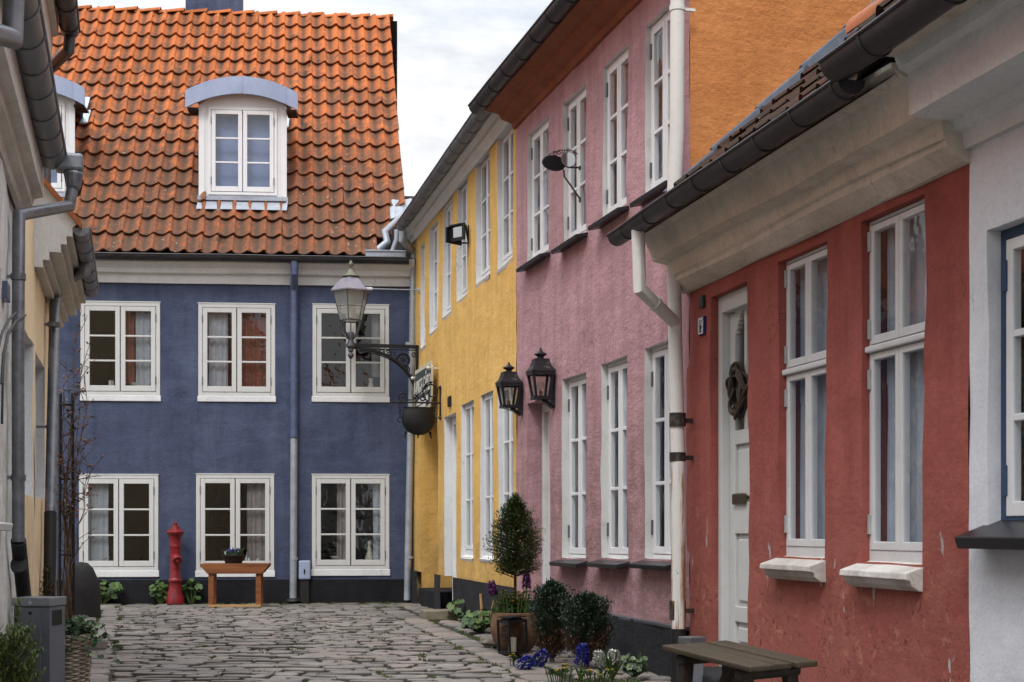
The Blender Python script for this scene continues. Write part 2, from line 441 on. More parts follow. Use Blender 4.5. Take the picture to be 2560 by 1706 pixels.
def op(Fc, xl, yt, yb, xr, d=.12, m=0, **k):
    """opening measured on the wall: left edge x, its top and bottom, right edge x"""
    u0, zt = Fc.hit(xl, yt); _, zb = Fc.hit(xl, yb); u1 = Fc.u(xr)
    return dict(r=(u0, u1, zb, zt), d=d, m=m, **k)

def curtain_sheet(x0, x1, y, z0, z1, amp=.012, per=.07, seed=0):
    b = MB(); n = max(6, int((x1 - x0) / .012)); rows = 5; g = []
    for i in range(n + 1):
        u = x0 + (x1 - x0) * i / n
        for j in range(rows + 1):
            z = z0 + (z1 - z0) * j / rows
            a = amp * math.sin(2*math.pi*u/per + 1.3*math.sin(u*21 + seed)) * (1 - .35*j/rows)
            b.vert((u + .006*noise.noise((u*9, z*3, seed)), y + a, z))
    for i in range(n):
        for j in range(rows):
            q = i*(rows+1) + j; b.face((q, q+rows+1, q+rows+2, q+1))
    return b

def window(parent, r, y, fm='white', gm='glass', sections=None, rows=3, fw=.05, sw=.048, mw=.022, t=.07, hinge=None,
           curtain=None, sash_y=-.005, gap=.005, cols=2, top_extra=0.0, bot_extra=0.0, name='window', sashm=None, sashname='casement'):
    x0, x1, z0, z1 = r
    b = MB()
    b.box(x0, x0+fw, y, y+t, z0, z1); b.box(x1-fw, x1, y, y+t, z0, z1)
    b.box(x0+fw, x1-fw, y, y+t, z1-fw-top_extra, z1); b.box(x0+fw, x1-fw, y, y+t, z0, z0+fw+bot_extra)
    sections = sections or [(z0+fw, z1-fw-top_extra, rows)]
    for s0, s1 in zip(sections, sections[1:]): b.box(x0+fw, x1-fw, y, y+t, s0[1], s1[0])
    w = b.build(name, M[fm], parent, bevel=.004)
    for (za, zb, rw) in sections:
        W = (x1 - x0 - 2*fw) / cols
        for c in range(cols):
            a0 = x0 + fw + W*c + gap; a1 = x0 + fw + W*(c+1) - gap; b0, b1 = za + gap, zb - gap
            f, k = y + sash_y, y + sash_y + .042
            q = MB()
            q.box(a0, a0+sw, f, k, b0, b1); q.box(a1-sw, a1, f, k, b0, b1)
            q.box(a0+sw, a1-sw, f, k, b1-sw, b1); q.box(a0+sw, a1-sw, f, k, b0, b0+sw*1.25)
            zi0, zi1 = b0 + sw*1.25, b1 - sw
            for j in range(1, rw):
                zc = zi0 + (zi1-zi0) * j / rw
                q.box(a0+sw, a1-sw, f+.003, k-.006, zc-mw/2, zc+mw/2)
            q.build(sashname, M[sashm or fm], w, bevel=.004)
            g = MB(); yy = f + .012
            g.poly([(a0+sw*.7, yy, zi0-.008), (a1-sw*.7, yy, zi0-.008), (a1-sw*.7, yy, zi1+.008), (a0+sw*.7, yy, zi1+.008)])
            g.build('glass_pane', M[gm], w, fix=False)
            if hinge:
                hx = a0 - gap/2 if c == 0 else a1 + gap/2
                hh = hinge[2] if len(hinge) > 2 else .10
                for fr in ((.13, .87) if zb - za > .45 else (.25, .75)):
                    zc = b0 + (b1-b0)*fr; h = MB(); h.box(hx-hinge[1], hx+hinge[1], f-.010, f+.004, zc-hh/2, zc+hh/2)
                    h.build('hinge', M[hinge[0]], w, bevel=.002)
    if curtain:
        for (m, fx0, fx1, fz0, fz1) in curtain:
            X = lambda q: x0+fw + (x1-x0-2*fw)*q
            Z = lambda q: z0+fw + (z1-z0-2*fw)*q
            curtain_sheet(X(fx0), X(fx1), y+.085, Z(fz0), Z(fz1), seed=x0*7).build('curtain', M[m], w, smooth=True, fix=False)
    return w

def room(parent, u0, u1, y0, y1, z0, z1):
    b = MB(); i = [b.vert((x, y, z)) for z in (z0, z1) for y in (y0, y1) for x in (u0, u1)]
    for q in ((0,1,3,2),(4,6,7,5),(2,3,7,6),(0,2,6,4),(1,5,7,3)): b.face([i[k] for k in q])
    return b.build('interior', M['room'], parent, fix=False)

TPROF = [(0,.020),(.07,.006),(.18,-.010),(.32,-.019),(.46,-.019),(.6,-.007),(.72,.012),(.84,.031),(.94,.040),(1.0,.035),(1.045,.022)]
def pantiles(parent, name, mat, u0, w, cols, y0, z0, y1, z1, rows, skip=None, lift=.030, over=.05, seed=1, sag=0.0, thick=.024, skew=0.0):
    """interlocking S tiles from eave (y0,z0) up to ridge (y1,z1); row 0 is the ridge row"""
    rnd = random.Random(seed); b = MB()
    L = math.hypot(y1-y0, z1-z0); sy, sz = (y1-y0)/L, (z1-z0)/L; ny, nz = -sz, sy   # up the slope, outward normal
    ex = L / rows
    for r in range(rows):
        for c in range(cols):
            if skip and skip(r, c): continue
            b.r = rnd.random()
            s1 = L - r*ex; s0 = L - (r+1)*ex - over      # upper and lower end along the slope
            du = rnd.uniform(-.006, .006); dl = rnd.uniform(-.006, .010); ds = rnd.uniform(-.014, .014); tw = rnd.uniform(-.010, .010)
            ids = []
            for k, s_ in enumerate((s1 + .03, (s0+s1)/2, s0 + ds)):
                row = []
                for t, h in TPROF:
                    hh = h + lift*(k/2) + dl*(k/2)
                    u = u0 + (c+t)*w + du + tw*(k/2) + skew*(s_/L-.5)
                    dd = sag * noise.noise((u*.35, s_*.35, seed*3.1)) + .006*noise.noise((u*1.4, s_*1.4, 5))
                    row.append(b.vert((u, y0 + sy*s_ + ny*(hh+dd), z0 + sz*s_ + nz*(hh+dd)), t))
                ids.append(row)
            lip = []
            for (t, h), vi in zip(TPROF, ids[2]):
                v = b.v[vi]; lip.append(b.vert((v[0], v[1] - ny*thick + sy*.004, v[2] - nz*thick + sz*.004), t))
            for A, B in zip(ids, ids[1:]):
                for j in range(len(TPROF)-1): b.face((A[j+1], A[j], B[j], B[j+1]))
            for j in range(len(TPROF)-1): b.face((ids[2][j+1], ids[2][j], lip[j], lip[j+1]))
    return b.build(name, mat, parent, smooth=True, auto=50, fix=False)

def gutter(parent, u0, u1, v, z, r, mat='zinc', seam=.5, caps=(True, True), hooks=True, zslope=0.0, name='gutter'):
    """half-round eaves gutter, axis at outward distance v and height z"""
    b = MB(); n = 14
    k = max(2, int(abs(u1-u0)/.25)); ring = []
    zz = lambda u: z + zslope*(u-u0) + .006*noise.noise((u*1.3, v, 2))
    for i in range(k+1):
        u = u0 + (u1-u0)*i/k; a = []
        for rr in (r, r-.006):
            a.append([b.vert((u, -v + rr*math.cos(math.pi + math.pi*j/n), zz(u) + rr*math.sin(math.pi + math.pi*j/n))) for j in range(n+1)])
        ring.append(a)
    for A, B in zip(ring, ring[1:]):
        for j in range(n):
            b.face((A[0][j], A[0][j+1], B[0][j+1], B[0][j])); b.face((A[1][j+1], A[1][j], B[1][j], B[1][j+1]))
        for j in (0, n): b.face((A[0][j], A[1][j], B[1][j], B[0][j]))
    for e, on in ((0, caps[0]), (-1, caps[1])):
        if on: b.face(ring[e][0])
    b.tube([(u0+(u1-u0)*i/k, -v-r-.002, zz(u0+(u1-u0)*i/k)+.004) for i in range(k+1)], .0095, 8)
    u = min(u0, u1) + seam*.6
    while u < max(u0, u1):
        pts = [(u, -v + (r+.003)*math.cos(math.pi + math.pi*j/10), zz(u) + (r+.003)*math.sin(math.pi + math.pi*j/10)) for j in range(11)]
        b.tube(pts, .0055, 6)
        if hooks: b.box(u-.012, u+.012, -v-r-.004, -v+r, zz(u)+.006, zz(u)+.011)
        u += seam
    return b.build(name, M[mat], parent, smooth=True, auto=40)

def downpipe(parent, pts, r, mat, collars=(), mat2=None, split=None, name='downpipe', colm=None):
    b = MB(); b.tube(pts, r, 16)
    o = b.build(name, M[mat], parent, smooth=True, auto=30)
    for c in collars:
        p, d = Vector(c[0]), c[1] if len(c) > 1 else (0, 0, 1)
        d = Vector(d).normalized(); q = MB(); q.tube([p - d*.018, p + d*.018], r + .006, 16)
        if abs(d.z) > .9: q.box(p.x-.008, p.x+.008, p.y+r, p.y+r+.08, p.z-.01, p.z+.01)
        q.build('pipe_collar', M[colm or mat], o, smooth=True)
    return o

def prism_roof(parent, u0, u1, ye, ze, yr, zr, yb, mat, name='roof'):
    """plain back and slope of a roof that the street hardly shows"""
    b = MB(); t = .06
    for u in (u0, u1): pass
    pts = [(ye, ze), (yr, zr), (yb, ze), (yb, ze-t), (yr, zr-t), (ye, ze-t)]
    A = [b.vert((u0, y, z)) for y, z in pts]; B = [b.vert((u1, y, z)) for y, z in pts]
    for j in range(6): b.face((A[j], A[(j+1)%6], B[(j+1)%6], B[j]))
    for q in (A, B): b.face((q[0], q[1], q[4], q[5])); b.face((q[1], q[2], q[3], q[4]))
    return b.build(name, M[mat], parent)

def shell(parent, mat, u0, u1, d, z1, name='side_wall', left=True, right=True, gable=None, t=.0):
    """side walls and back of a house; gable = (y, z) of the ridge"""
    b = MB()
    for u, on in ((u0, left), (u1, right)):
        if not on: continue
        pts = [(u, .002, 0), (u, d, 0), (u, d, z1)] + ([(u, gable[0], gable[1])] if gable else []) + [(u, .002, z1)]
        b.poly(pts)
    b.poly([(u0, d, 0), (u1, d, 0), (u1, d, z1), (u0, d, z1)])
    return b.build(name, M[mat], parent, fix=False)

def house(name, Fc, label, cat='house'):
    return empty(name, (Fc.o.x, Fc.o.y, 0), Fc.ang, label, cat)

# ================================================================ BLUE HOUSE (closes the street)
pa, pb = (-5.95, 19.60), (-1.44, 19.97)
dv = (Vector(pb) - Vector(pa)).normalized()
B0 = Vector(pa) - dv*4.6
tmp = Face(B0, pb); uR = tmp.u(1036)
FB = Face(B0, tmp.w(uR, 0)[:2]); LB = FB.L
blue = house('blue_house', FB, 'dark blue two storey house with steep orange tiled roof closing the end of the street')
bw = []
for xl, yt, yb, xr in ((201.5,754.5,989,400.5),(496,759,991,688),(781.5,761.5,992,972.5),(198,1187,1428,396),(490.5,1186,1428,685.5),(780,1187,1425,973.3)):
    bw.append(op(FB, xl, yt, yb, xr, .06))
zpl = FB.z(735, 1450)
wall(blue, 'wall', 0, LB, zpl-.02, 4.55, [dict(r=(o['r'][0]+.012, o['r'][1]-.012, o['r'][2]+.012, o['r'][3]-.012), d=.06) for o in bw], [M['blue']], amp=.012, seed=1)
wall(blue, 'plinth', 0, LB, -.1, zpl, [], [M['plinth']], amp=.01, seed=2).location.y = -.035
b = MB(); b.box(0, LB, -.033, .02, zpl-.012, zpl+.004); b.build('plinth_ledge', M['plinth'], blue)
cb = [[('curtain', .70, .97, 0, 1), ('curtain_red', .54, .68, .1, 1)], [('curtain', .08, .36, .05, .95), ('curtain_red', .56, .96, .0, 1)], [('curtain_warm', .8, .93, .2, 1)], [('curtain', .06, .34, 0, 1)], [('curtain_warm', .66, .95, .0, 1)], [('curtain_warm', .3, .44, 0, 1), ('curtain', .82, .96, 0, 1)]]
for k, o in enumerate(bw):
    w = window(blue, o['r'], -.014, fm='white_blue', rows=3, fw=.055, sw=.062, mw=.024, hinge=('hinge', .006, .11), curtain=cb[k], gap=.0065)
    x0, x1, z0, z1 = o['r']
    s = MB(); zb = z0 - (.075 if k < 3 else .085)
    s.box(x0-.012, x1+.012, -.022, .02, zb, z0+.004); s.build('sill', M['limewash'], w, bevel=.006)
    s = MB(); s.box(x0-.006, x1+.006, -.020, .0, z1-.002, z1+.012); s.build('drip_board', M['white_grey'], w)
room(blue, .1, LB-.1, .05, 3.2, .1, 4.5)
shell(blue, 'blue', 0, LB, 8.2, 4.75, left=True, right=True)
# cornice
zc0 = FB.z(600, 712); zc1 = FB.z(600, 659)
zm1, zm2 = FB.z(600, 690), FB.z(600, 675)
b = MB(); b.profile([(0, zc0), (.035, zc0), (.05, zm1-.015), (.05, zm1), (.105, zm1+.004), (.12, zm1+.02), (.12, zm2), (.14, zm2+.01), (.21, zc1-.03), (.21, zc1+.06), (0, zc1+.06)], 0, LB, wob=.012, seed=2)
b.build('cornice', M['limewash'], blue, smooth=True, auto=25)
zg = FB.z(600, 640, .30)
gutter(blue, .0, LB-.08, .27, zg, .075, 'zinc', seam=.62)
# roof
YE, ZE = -.24, FB.z(600, 634, .24); YR = 4.1
ZR = FB.z(600, 34, -YR)
def roof_y(px, py):
    lo, hi = -.3, YR
    for _ in range(40):
        m_ = (lo+hi)/2; u, z = FB.hit(px, py, -m_)
        if z > ZE + (ZR-ZE)*(m_-YE)/(YR-YE): lo = m_
        else: hi = m_
    return m_, FB.hit(px, py, -m_)
TW = .217; ROWS = 17
uTa, uTb = FB.u(976, -YR), FB.u(1014, -roof_y(1014, 505)[0]); uTR = (uTa + uTb) / 2
NC = int(uTR / TW); uT0 = uTR - NC*TW
yd, (ud, zd) = roof_y(608, 500)          # front plane of the dormer
DW0, DW1 = FB.u(497, -yd), FB.u(717, -yd)
dsh = FB.u(76, -yd) - FB.u(608, -yd)     # second dormer
TPR = .25
def covered(r, c):
    s_top = r; uc0, uc1 = uT0 + c*TW, uT0 + (c+1)*TW
    yrow = YR - (YR-YE)*(r+.5)/ROWS
    for sh in (0, dsh):
        k_ = TPR*max(0, yrow-yd)
        if uc0 > DW0+sh+k_-TW*.35 and uc1 < DW1+sh-k_+TW*.35 and yd - .12 < yrow < yd + 1.85: return True
    if r >= ROWS-3 and c >= NC-1: return True
    if r >= ROWS-1 and c >= NC-2: return True
    return False
roof = pantiles(blue, 'roof', M['tile_blue'], uT0, TW, NC, YE, ZE+.02, YR, ZR, ROWS, covered, sag=.05, lift=.048, skew=(uTa-uTb)*1.25)
b = MB()
q = [(0, YE+.05, ZE-.03), (uTb-.12, YE+.05, ZE-.03), (uTa-.1, YR, ZR-.06), (0, YR, ZR-.06)]; b.poly(q)
b.poly([(0, 8.4, ZE-.1), (uTR, 8.4, ZE-.1), (uTR, YR, ZR-.05), (0, YR, ZR-.05)])
b.poly([(uTb-.4, YE+.05, ZE-.04), (LB+.5, YE+.05, ZE-.04), (LB+.5, .9, ZE+1.1), (uTb-.4, .9, ZE+1.1)])
for u_ in (.1, uTa-.5): b.poly([(u_, YE+.3, ZE+.2), (u_, YR, ZR-.1), (u_, 8.3, ZE)])
b.build('roof_deck', M['deck'], roof, fix=False)
b = MB(); rr = random.Random(5); u = uTa + .05
while u > 0:
    b.r = rr.random(); n = 8; A = []
    for k, (uu, r0, dz) in enumerate(((u-.42, .085, -.03), (u, .105, .012))):
        A.append([b.vert((uu, YR + .02 + r0*math.cos(math.pi*j/n)*1.05, ZR - .02 + dz + r0*.75*math.sin(math.pi*j/n)), .9) for j in range(n+1)])
    for j in range(n): b.face((A[0][j], A[0][j+1], A[1][j+1], A[1][j]))
    lip = [b.vert((u, b.v[i][1]*.985+YR*.015, b.v[i][2]-.018), .9) for i in A[1]]
    for j in range(n): b.face((A[1][j], A[1][j+1], lip[j+1], lip[j]))
    u -= .385 + rr.uniform(-.008, .008)
b.build('ridge_tiles', M['tile_blue'], roof, smooth=True, auto=50)
# chimney
cx0, cx1 = FB.u(467, -YR-.3), FB.u(600, -YR-.3)
b = MB(); b.box(cx0, cx1, YR+.14, YR+.85, ZR-1., ZR+1.5); b.box(cx0-.05, cx1+.05, YR+.09, YR+.9, ZR+1.2, ZR+1.32)
b.build('chimney', M['blue'], roof, bevel=.01)
# dormer
def dormer(sh):
    d = MB(); z0 = FB.z(608, 494, -yd); 
    zs = FB.z(500, 262, -yd); za = FB.z(608, 226, -yd)
    x0, x1 = DW0+sh, DW1+sh; xm = (x0+x1)/2; hw = (x1-x0)/2
    arc = lambda x, zs_, za_, h: za_ - (za_-zs_)*((x-xm)/h)**2
    wr = (FB.u(521, -yd)+sh, FB.u(693, -yd)+sh, FB.z(608, 489, -yd), FB.z(608, 270, -yd))
    n = 12
    # front board with a hole for the window
    def pan(pts): d.poly([(x, yd, z) for x, z in pts])
    pan([(x0, z0), (wr[0]+.01, z0), (wr[0]+.01, wr[3]), (x0, wr[3])]); pan([(wr[1]-.01, z0), (x1, z0), (x1, wr[3]), (wr[1]-.01, wr[3])])
    pan([(wr[0]+.01, z0), (wr[1]-.01, z0), (wr[1]-.01, wr[2]+.01), (wr[0]+.01, wr[2]+.01)])
    top = [(x0 + (x1-x0)*i/n, arc(x0 + (x1-x0)*i/n, zs, za, hw)) for i in range(n+1)]
    pan([(x0, wr[3]), (x1, wr[3])] + top[::-1])
    do = d.build('dormer', M['white_paint_dormer'], blue, fix=False)
    for x, xk in ((x0+.004, x0+TPR*1.9), (x1-.004, x1-TPR*1.9)):
        c_ = MB(); c_.r = .45; c_.poly([(x, yd+.01, z0-.2), (xk, yd+1.9, z0-.2), (xk, yd+1.9, zs), (x, yd+.01, zs)]); c_.build('dormer_cheek', M['tile_plain'], do, fix=False)
    for xa, xb in ((x0, x0+.085), (x1-.085, x1)):
        s = MB(); s.box(xa, xb, yd-.016, yd+.002, z0, wr[3]+.03); s.build('corner_board', M['white'], do, bevel=.004)
    window(do, wr, yd-.03, fw=.04, sw=.058, mw=.024, gm='glass_dormer', hinge=('hinge', .006, .11), gap=.006, name='dormer_window')
    k = MB(); k.poly([(wr[0], yd+.13, wr[2]), (wr[1], yd+.13, wr[2]), (wr[1], yd+.13, wr[3]), (wr[0], yd+.13, wr[3])]); k.build('sky_sheet', M['sky_sheet'], do, fix=False)  # blue sheet behind the panes, its colour stands in for reflected sky
    # arched zinc roof with a deep fascia
    r = MB(); ow = FB.u(748, -yd+.15)-FB.u(608, -yd+.15); zt, zsd = FB.z(608, 192, -yd+.15), FB.z(748, 234, -yd+.15); th = .245
    n = 20; F_, Bk = [], []
    for i in range(n+1):
        x = xm - ow + 2*ow*i/n; z = arc(x, zsd, zt, ow)
        F_.append((r.vert((x, yd-.17, z)), r.vert((x, yd-.17, z-th)), r.vert((x, yd-.13, z-th))))
        xk = xm + (x-xm)*(1 - TPR*2.4/ow); Bk.append((r.vert((xk, yd+2.4, z)), r.vert((xk, yd+2.4, z-.04)), r.vert((x, yd-.13, z-.04))))
    for i in range(n):
        a, c, e, g = F_[i], F_[i+1], Bk[i], Bk[i+1]
        r.face((a[0], a[1], c[1], c[0])); r.face((a[1], a[2], c[2], c[1])); r.face((a[2], e[2], g[2], c[2])); r.face((e[2], e[1], g[1], g[2])); r.face((a[0], c[0], g[0], e[0]))
    for i in (0, n):
        a, e = F_[i], Bk[i]; r.face((a[0], a[1], a[2], e[2], e[1], e[0]))
    for x in (xm+.01, xm+ow*.79): r.box(x-.006, x+.006, yd-.176, yd-.168, arc(x, zsd, zt, ow)-th+.01, arc(x, zsd, zt, ow)+.002)
    r.build('dormer_roof', M['zinc_blue'], do)
    for sg in (-1, 1):
        xa = xm + sg*hw; xb = xm + sg*(ow-.02); e = MB()
        e.box(min(xa, xb), max(xa, xb), yd-.1, yd+.22, zs-.10, zs-.07)
        e.build('eaves_board', M['deck'], do)
    for sg in (-1, 1):           # lead soakers beside the cheeks
        q = MB(); xa = xm + sg*(ow-.045)
        for kk in range(2):
            yk = roof_y(608, 285)[0] - kk*.24
            zk = ZE + (ZR-ZE)*(yk-YE)/(YR-YE)
            q.obox((xa + sg*(.06 - TPR*max(0, yk-yd)), yk-.03, zk+.085), (.062, 0, 0), (0, .125, .135), (sg*.02, -.016, .014))
        q.build('lead_flashing', M['galv'], do, bevel=.02)
    s = MB(); s.box(x0-.01, x1+.02, yd-.07, yd+.02, z0-.07, z0); s.bar((x0, yd-.06, z0-.06), (x1, yd-.06, z0-.06), .12, .02)
    s.poly([(x0, yd-.07, z0-.06), (x1+.02, yd-.07, z0-.06), (x1+.02, yd-.28, z0-.235), (x0, yd-.28, z0-.235)])
    s.build('dormer_apron', M['zinc_light'], do)
M['white_paint_dormer'] = M['white']
dormer(0); dormer(dsh)
# downpipes on the blue wall
ux = FB.u(735, .07)
zt = FB.z(735, 720, .07)
dp = downpipe(blue, [(ux+.02, -.27, zg-.06), (ux+.02, -.26, zg-.22), (ux, -.075, zt-.02), (ux, -.07, FB.z(735, 1095, .07))], .055, 'bluepipe', [((ux, -.07, FB.z(735, 812, .07)),), ((ux, -.07, FB.z(735, 950, .07)),)])
downpipe(blue, [(ux, -.07, FB.z(735, 1097, .07)), (ux-.01, -.07, .04)], .050, 'galv', [((ux, -.07, FB.z(735, 1397, .07)),)])
b = MB(); b.lathe([(.11, .0), (.10, .02), (.062, .045)], (ux-.01, -.07, .02), 18); b.build('pipe_foot', M['pipeblack'], dp)
# corner downpipe (white upper part, galvanised lower part)
uy, uz_ = FB.u(1035, .12), FB.z(1035, 640, .12)
downpipe(blue, [(FB.u(1006, .35), -.36, FB.z(1006, 576, .35)), (FB.u(1006, .35), -.34, FB.z(1006, 600, .35)), (uy, -.13, FB.z(1034, 632, .12)), (FB.u(1031, .12), -.12, FB.z(1031, 860, .12)), (FB.u(1028, .12), -.12, FB.z(1028, 1040, .12))], .05, 'galv', [((FB.u(1033, .12), -.12, FB.z(1033, 747, .12)),)])
downpipe(blue, [(FB.u(1027, .12), -.12, FB.z(1027, 1040, .12)), (FB.u(1018, .12), -.12, .03)], .048, 'galv', [((FB.u(1024, .12), -.12, FB.z(1024, 1394, .12)),), ((FB.u(1027, .12), -.12, FB.z(1027, 1085, .12)),)])
# lead box gutter, valley lead and short pipes beside the verge
b = MB(); xa, xb = FB.u(914, .3), FB.u(1014, .3); z_ = FB.z(960, 636, .3)
b.box(xa, xb, -.33, -.05, z_-.045, z_+.04); b.box(xa-.01, xb+.01, -.345, -.33, z_+.03, z_+.05); b.build('lead_tray', M['zinc_light'], blue, bevel=.004)
b = MB(); rr = random.Random(3)
y1, (u1, z1) = roof_y(976, 512); y2, (u2, z2) = roof_y(985, 545)
for k in range(5):
    t = k/5; b.obox((u1 + .02 + t*.30, y1-.1+rr.uniform(-.02,.02), z1-.10+t*.03), (.05, 0, .012*(-1)**k), (0, .16, .17), (0, -.012, .012))
b.build('valley_lead', M['zinc_light'], blue, bevel=.012)
def q_(px, py, off): u, z = FB.hit(px, py, off); return (u, -off, z)
downpipe(blue, [q_(1012, 535, .1), q_(962, 580, .1), q_(968, 606, .14), q_(930, 636, .2)], .048, 'zinc_light')
downpipe(blue, [q_(992, 575, .2), q_(992, 598, .2), q_(980, 632, .2)], .036, 'zinc_light')
# electric meter cabinet and conduit
b = MB(); u0, z1 = FB.hit(747, 1402, .1); u1, z0 = FB.hit(776, 1449, .1)
EB = empty('meter_box', FB.w((u0+u1)/2, -.06, z0), FB.ang, 'small blue grey meter box low on the blue wall beside the pipe', 'meter box')
w_ = (u1-u0)/2; h_ = z1-z0
b.box(-w_, w_, -.06, .055, 0, h_); b.build('cabinet', M['zinc_blue'], EB, bevel=.018)
b = MB(); b.box(-w_*.12, w_*.12, -.066, -.058, h_*.3, h_*.55); b.build('latch', M['iron'], EB)
b = MB(); b.box(-w_*.75, w_*.75, -.03, .03, -z0+.0, 0); b.build('conduit', M['pipeblack'], EB)
# ================================================================ YELLOW HOUSE
Y0 = (-1.38, 19.95); Yd = Vector((.2314, -1)).normalized()
J = (.0434, 13.8)
FY = Face(Y0, J); LY = FY.L
yel = house('yellow_house', FY, 'yellow two storey house with white window reveals between the blue and pink houses')
yo = []
YU = [(1051,617.5,871.6,1063),(1074.5,573,835,1094.5),(1106.5,523,795,1129),(1143.5,469,755,1169),(1190.5,411,712,1224),(1243.5,349,676,1282)]
YL = [(1152.7,1013,1392,1182.5),(1200,990,1394,1232.5),(1245.5,965,1395,1283)]
for q in YU + YL: yo.append(op(FY, *q, d=.13, m=1))
ydoor = op(FY, 1110.5, 1044, 1499, 1140, d=.2, m=1)
ynic = dict(r=(FY.u(1050), FY.u(1094), .36, FY.z(1094, 1030)), d=.9, m=0, mb=2)
pz = .44
for o in (ydoor,): o['r'] = (*o['r'][:2], .06, o['r'][3])
wall(yel, 'wall', 0, LY, pz, 5.08, yo + [dict(r=(ydoor['r'][0], ydoor['r'][1], pz-.2, ydoor['r'][3]), d=.2, m=1), dict(r=(ynic['r'][0], ynic['r'][1], pz-.2, ynic['r'][3]), d=.95, m=0)], [M['yellow'], M['limewash'], M['plinth']], amp=.014, seed=3)
# reveal of the niche continues below the plinth line
b = MB(); n0, n1 = ynic['r'][:2]
b.box(n0-.002, n0+.004, .02, .95, .22, pz+.002); b.build('niche_reveal', M['yellow'], yel)
for ua, ub in ((0, n0), (n1, ydoor['r'][0]), (ydoor['r'][1], LY)):
    b = wall(yel, 'plinth', ua, ub, -.1, pz+.01, [], [M['plinth_grey']], amp=.02, seed=4); b.location.y = -.04
b = MB(); b.box(n0+.004, n1, -.02, .9, -.05, .22); b.build('plinth_step', M['plinth'], yel, bevel=.01)
b = MB(); b.box(n0, n1, .9, .95, .2, ynic['r'][3]); b.build('passage_door', M['yellow'], yel)
for k, o in enumerate(yo):
    up = k < 6; r = o['r']
    sec = None
    w = window(yel, r, .052 if up else .05, rows=3, fw=.022, bot_extra=.06, sections=[(r[2]+.082, r[3]-.022, 3)], sw=.034, mw=.022, t=.05, gap=.004, gm='glass_soft', curtain=[('sheer', 0, 1, 0, 1)], cols=2)
    s = MB(); s.poly([(r[0], .06, r[2]+.025), (r[1], .06, r[2]+.025), (r[1], -.012, r[2]-.015), (r[0], -.012, r[2]-.015)])
    s.poly([(r[0], -.012, r[2]-.015), (r[1], -.012, r[2]-.015), (r[1], .0, r[2]-.045), (r[0], .0, r[2]-.045)]); s.build('sill', M['limewash'], w, fix=False)
# door
r = ydoor['r']; d = MB()
d.box(r[0], r[0]+.07, .10, .2, r[2], r[3]); d.box(r[1]-.07, r[1], .10, .2, r[2], r[3]); d.box(r[0]+.07, r[1]-.07, .10, .2, r[3]-.1, r[3])
do = d.build('door_frame', M['white'], yel, bevel=.006)
d = MB(); d.box(r[0]+.07, r[1]-.07, .15, .19, r[2], r[3]-.1); d.build('door', M['white'], do, bevel=.006)
room(yel, .08, LY-.05, .14, 2.6, .1, 5.0)
shell(yel, 'yellow', 0, LY, 6.5, 5.2, gable=(3.3, 8.0))
b = MB(); b.profile([(0, 5.02), (.03, 5.02), (.05, 5.07), (.085, 5.09), (.095, 5.13), (.15, 5.16), (.17, 5.22), (0, 5.26)], 0, LY+.02, wob=.012, seed=4)
b.build('cornice', M['limewash'], yel, smooth=True, auto=25)
gutter(yel, .45, LY+.35, .245, 5.17, .075, 'zinc_mid', seam=.42, zslope=.004)
prism_roof(yel, 0, LY, -.22, 5.24, 3.2, 8.1, 6.7, 'tile_plain')

# ================================================================ PINK HOUSE
C = (1.199, 9.58)
FP = Face(J, C); LP = FP.L
pink = house('pink_house', FP, 'dusty pink two storey house with white casement windows and an orange gable side')
po = []
PU = [(1320,338,661,1371),(1410,260,613,1463.5),(1506,170,552,1569),(1614,69,492,1690)]
PL = [(1406,949.8,1394,1464),(1502,911.6,1395,1568),(1611,872,1396,1690)]
for q in PU + PL: po.append(op(FP, *q, d=.14, m=1, mt=2))
pd = op(FP, 1316, 1010, 1500, 1375, d=.22, m=0); pd['r'] = (*pd['r'][:2], .1, pd['r'][3])
wall(pink, 'wall', 0, LP, .34, 5.0, po + [dict(r=(pd['r'][0], pd['r'][1], .1, pd['r'][3]), d=.22, m=0)], [M['pink'], M['white_grey'], M['white_warm']], amp=.014, seed=6)
wall(pink, 'plinth', 0, LP, -.1, .345, [dict(r=(pd['r'][0], pd['r'][1], .1, .5), d=.22, m=0)], [M['plinth_grey']], amp=.012, seed=7).location.y = -.05
b = MB(); b.box(pd['r'][1], LP, -.052, .0, .325, .352); b.build('plinth_ledge', M['hinge'], pink, bevel=.006)
for k, o in enumerate(po):
    r = o['r']; up = k < 4
    w = window(pink, r, .038 if up else .058, rows=3, fw=.030, sw=.042, mw=.026, t=.05, gap=.004, hinge=('hinge', .013, .11), gm='glass_soft', curtain=[('sheer', 0, 1, 0, 1)])
    s = MB(); t_ = MB()
    u0, u1 = r[0]-.07, r[1]+.05
    s.obox(((u0+u1)/2, .0, r[2]-.035), ((u1-u0)/2, 0, 0), (0, .10, .022), (0, -.004, .017)); s.build('sill', M['slate'], w, bevel=.006)
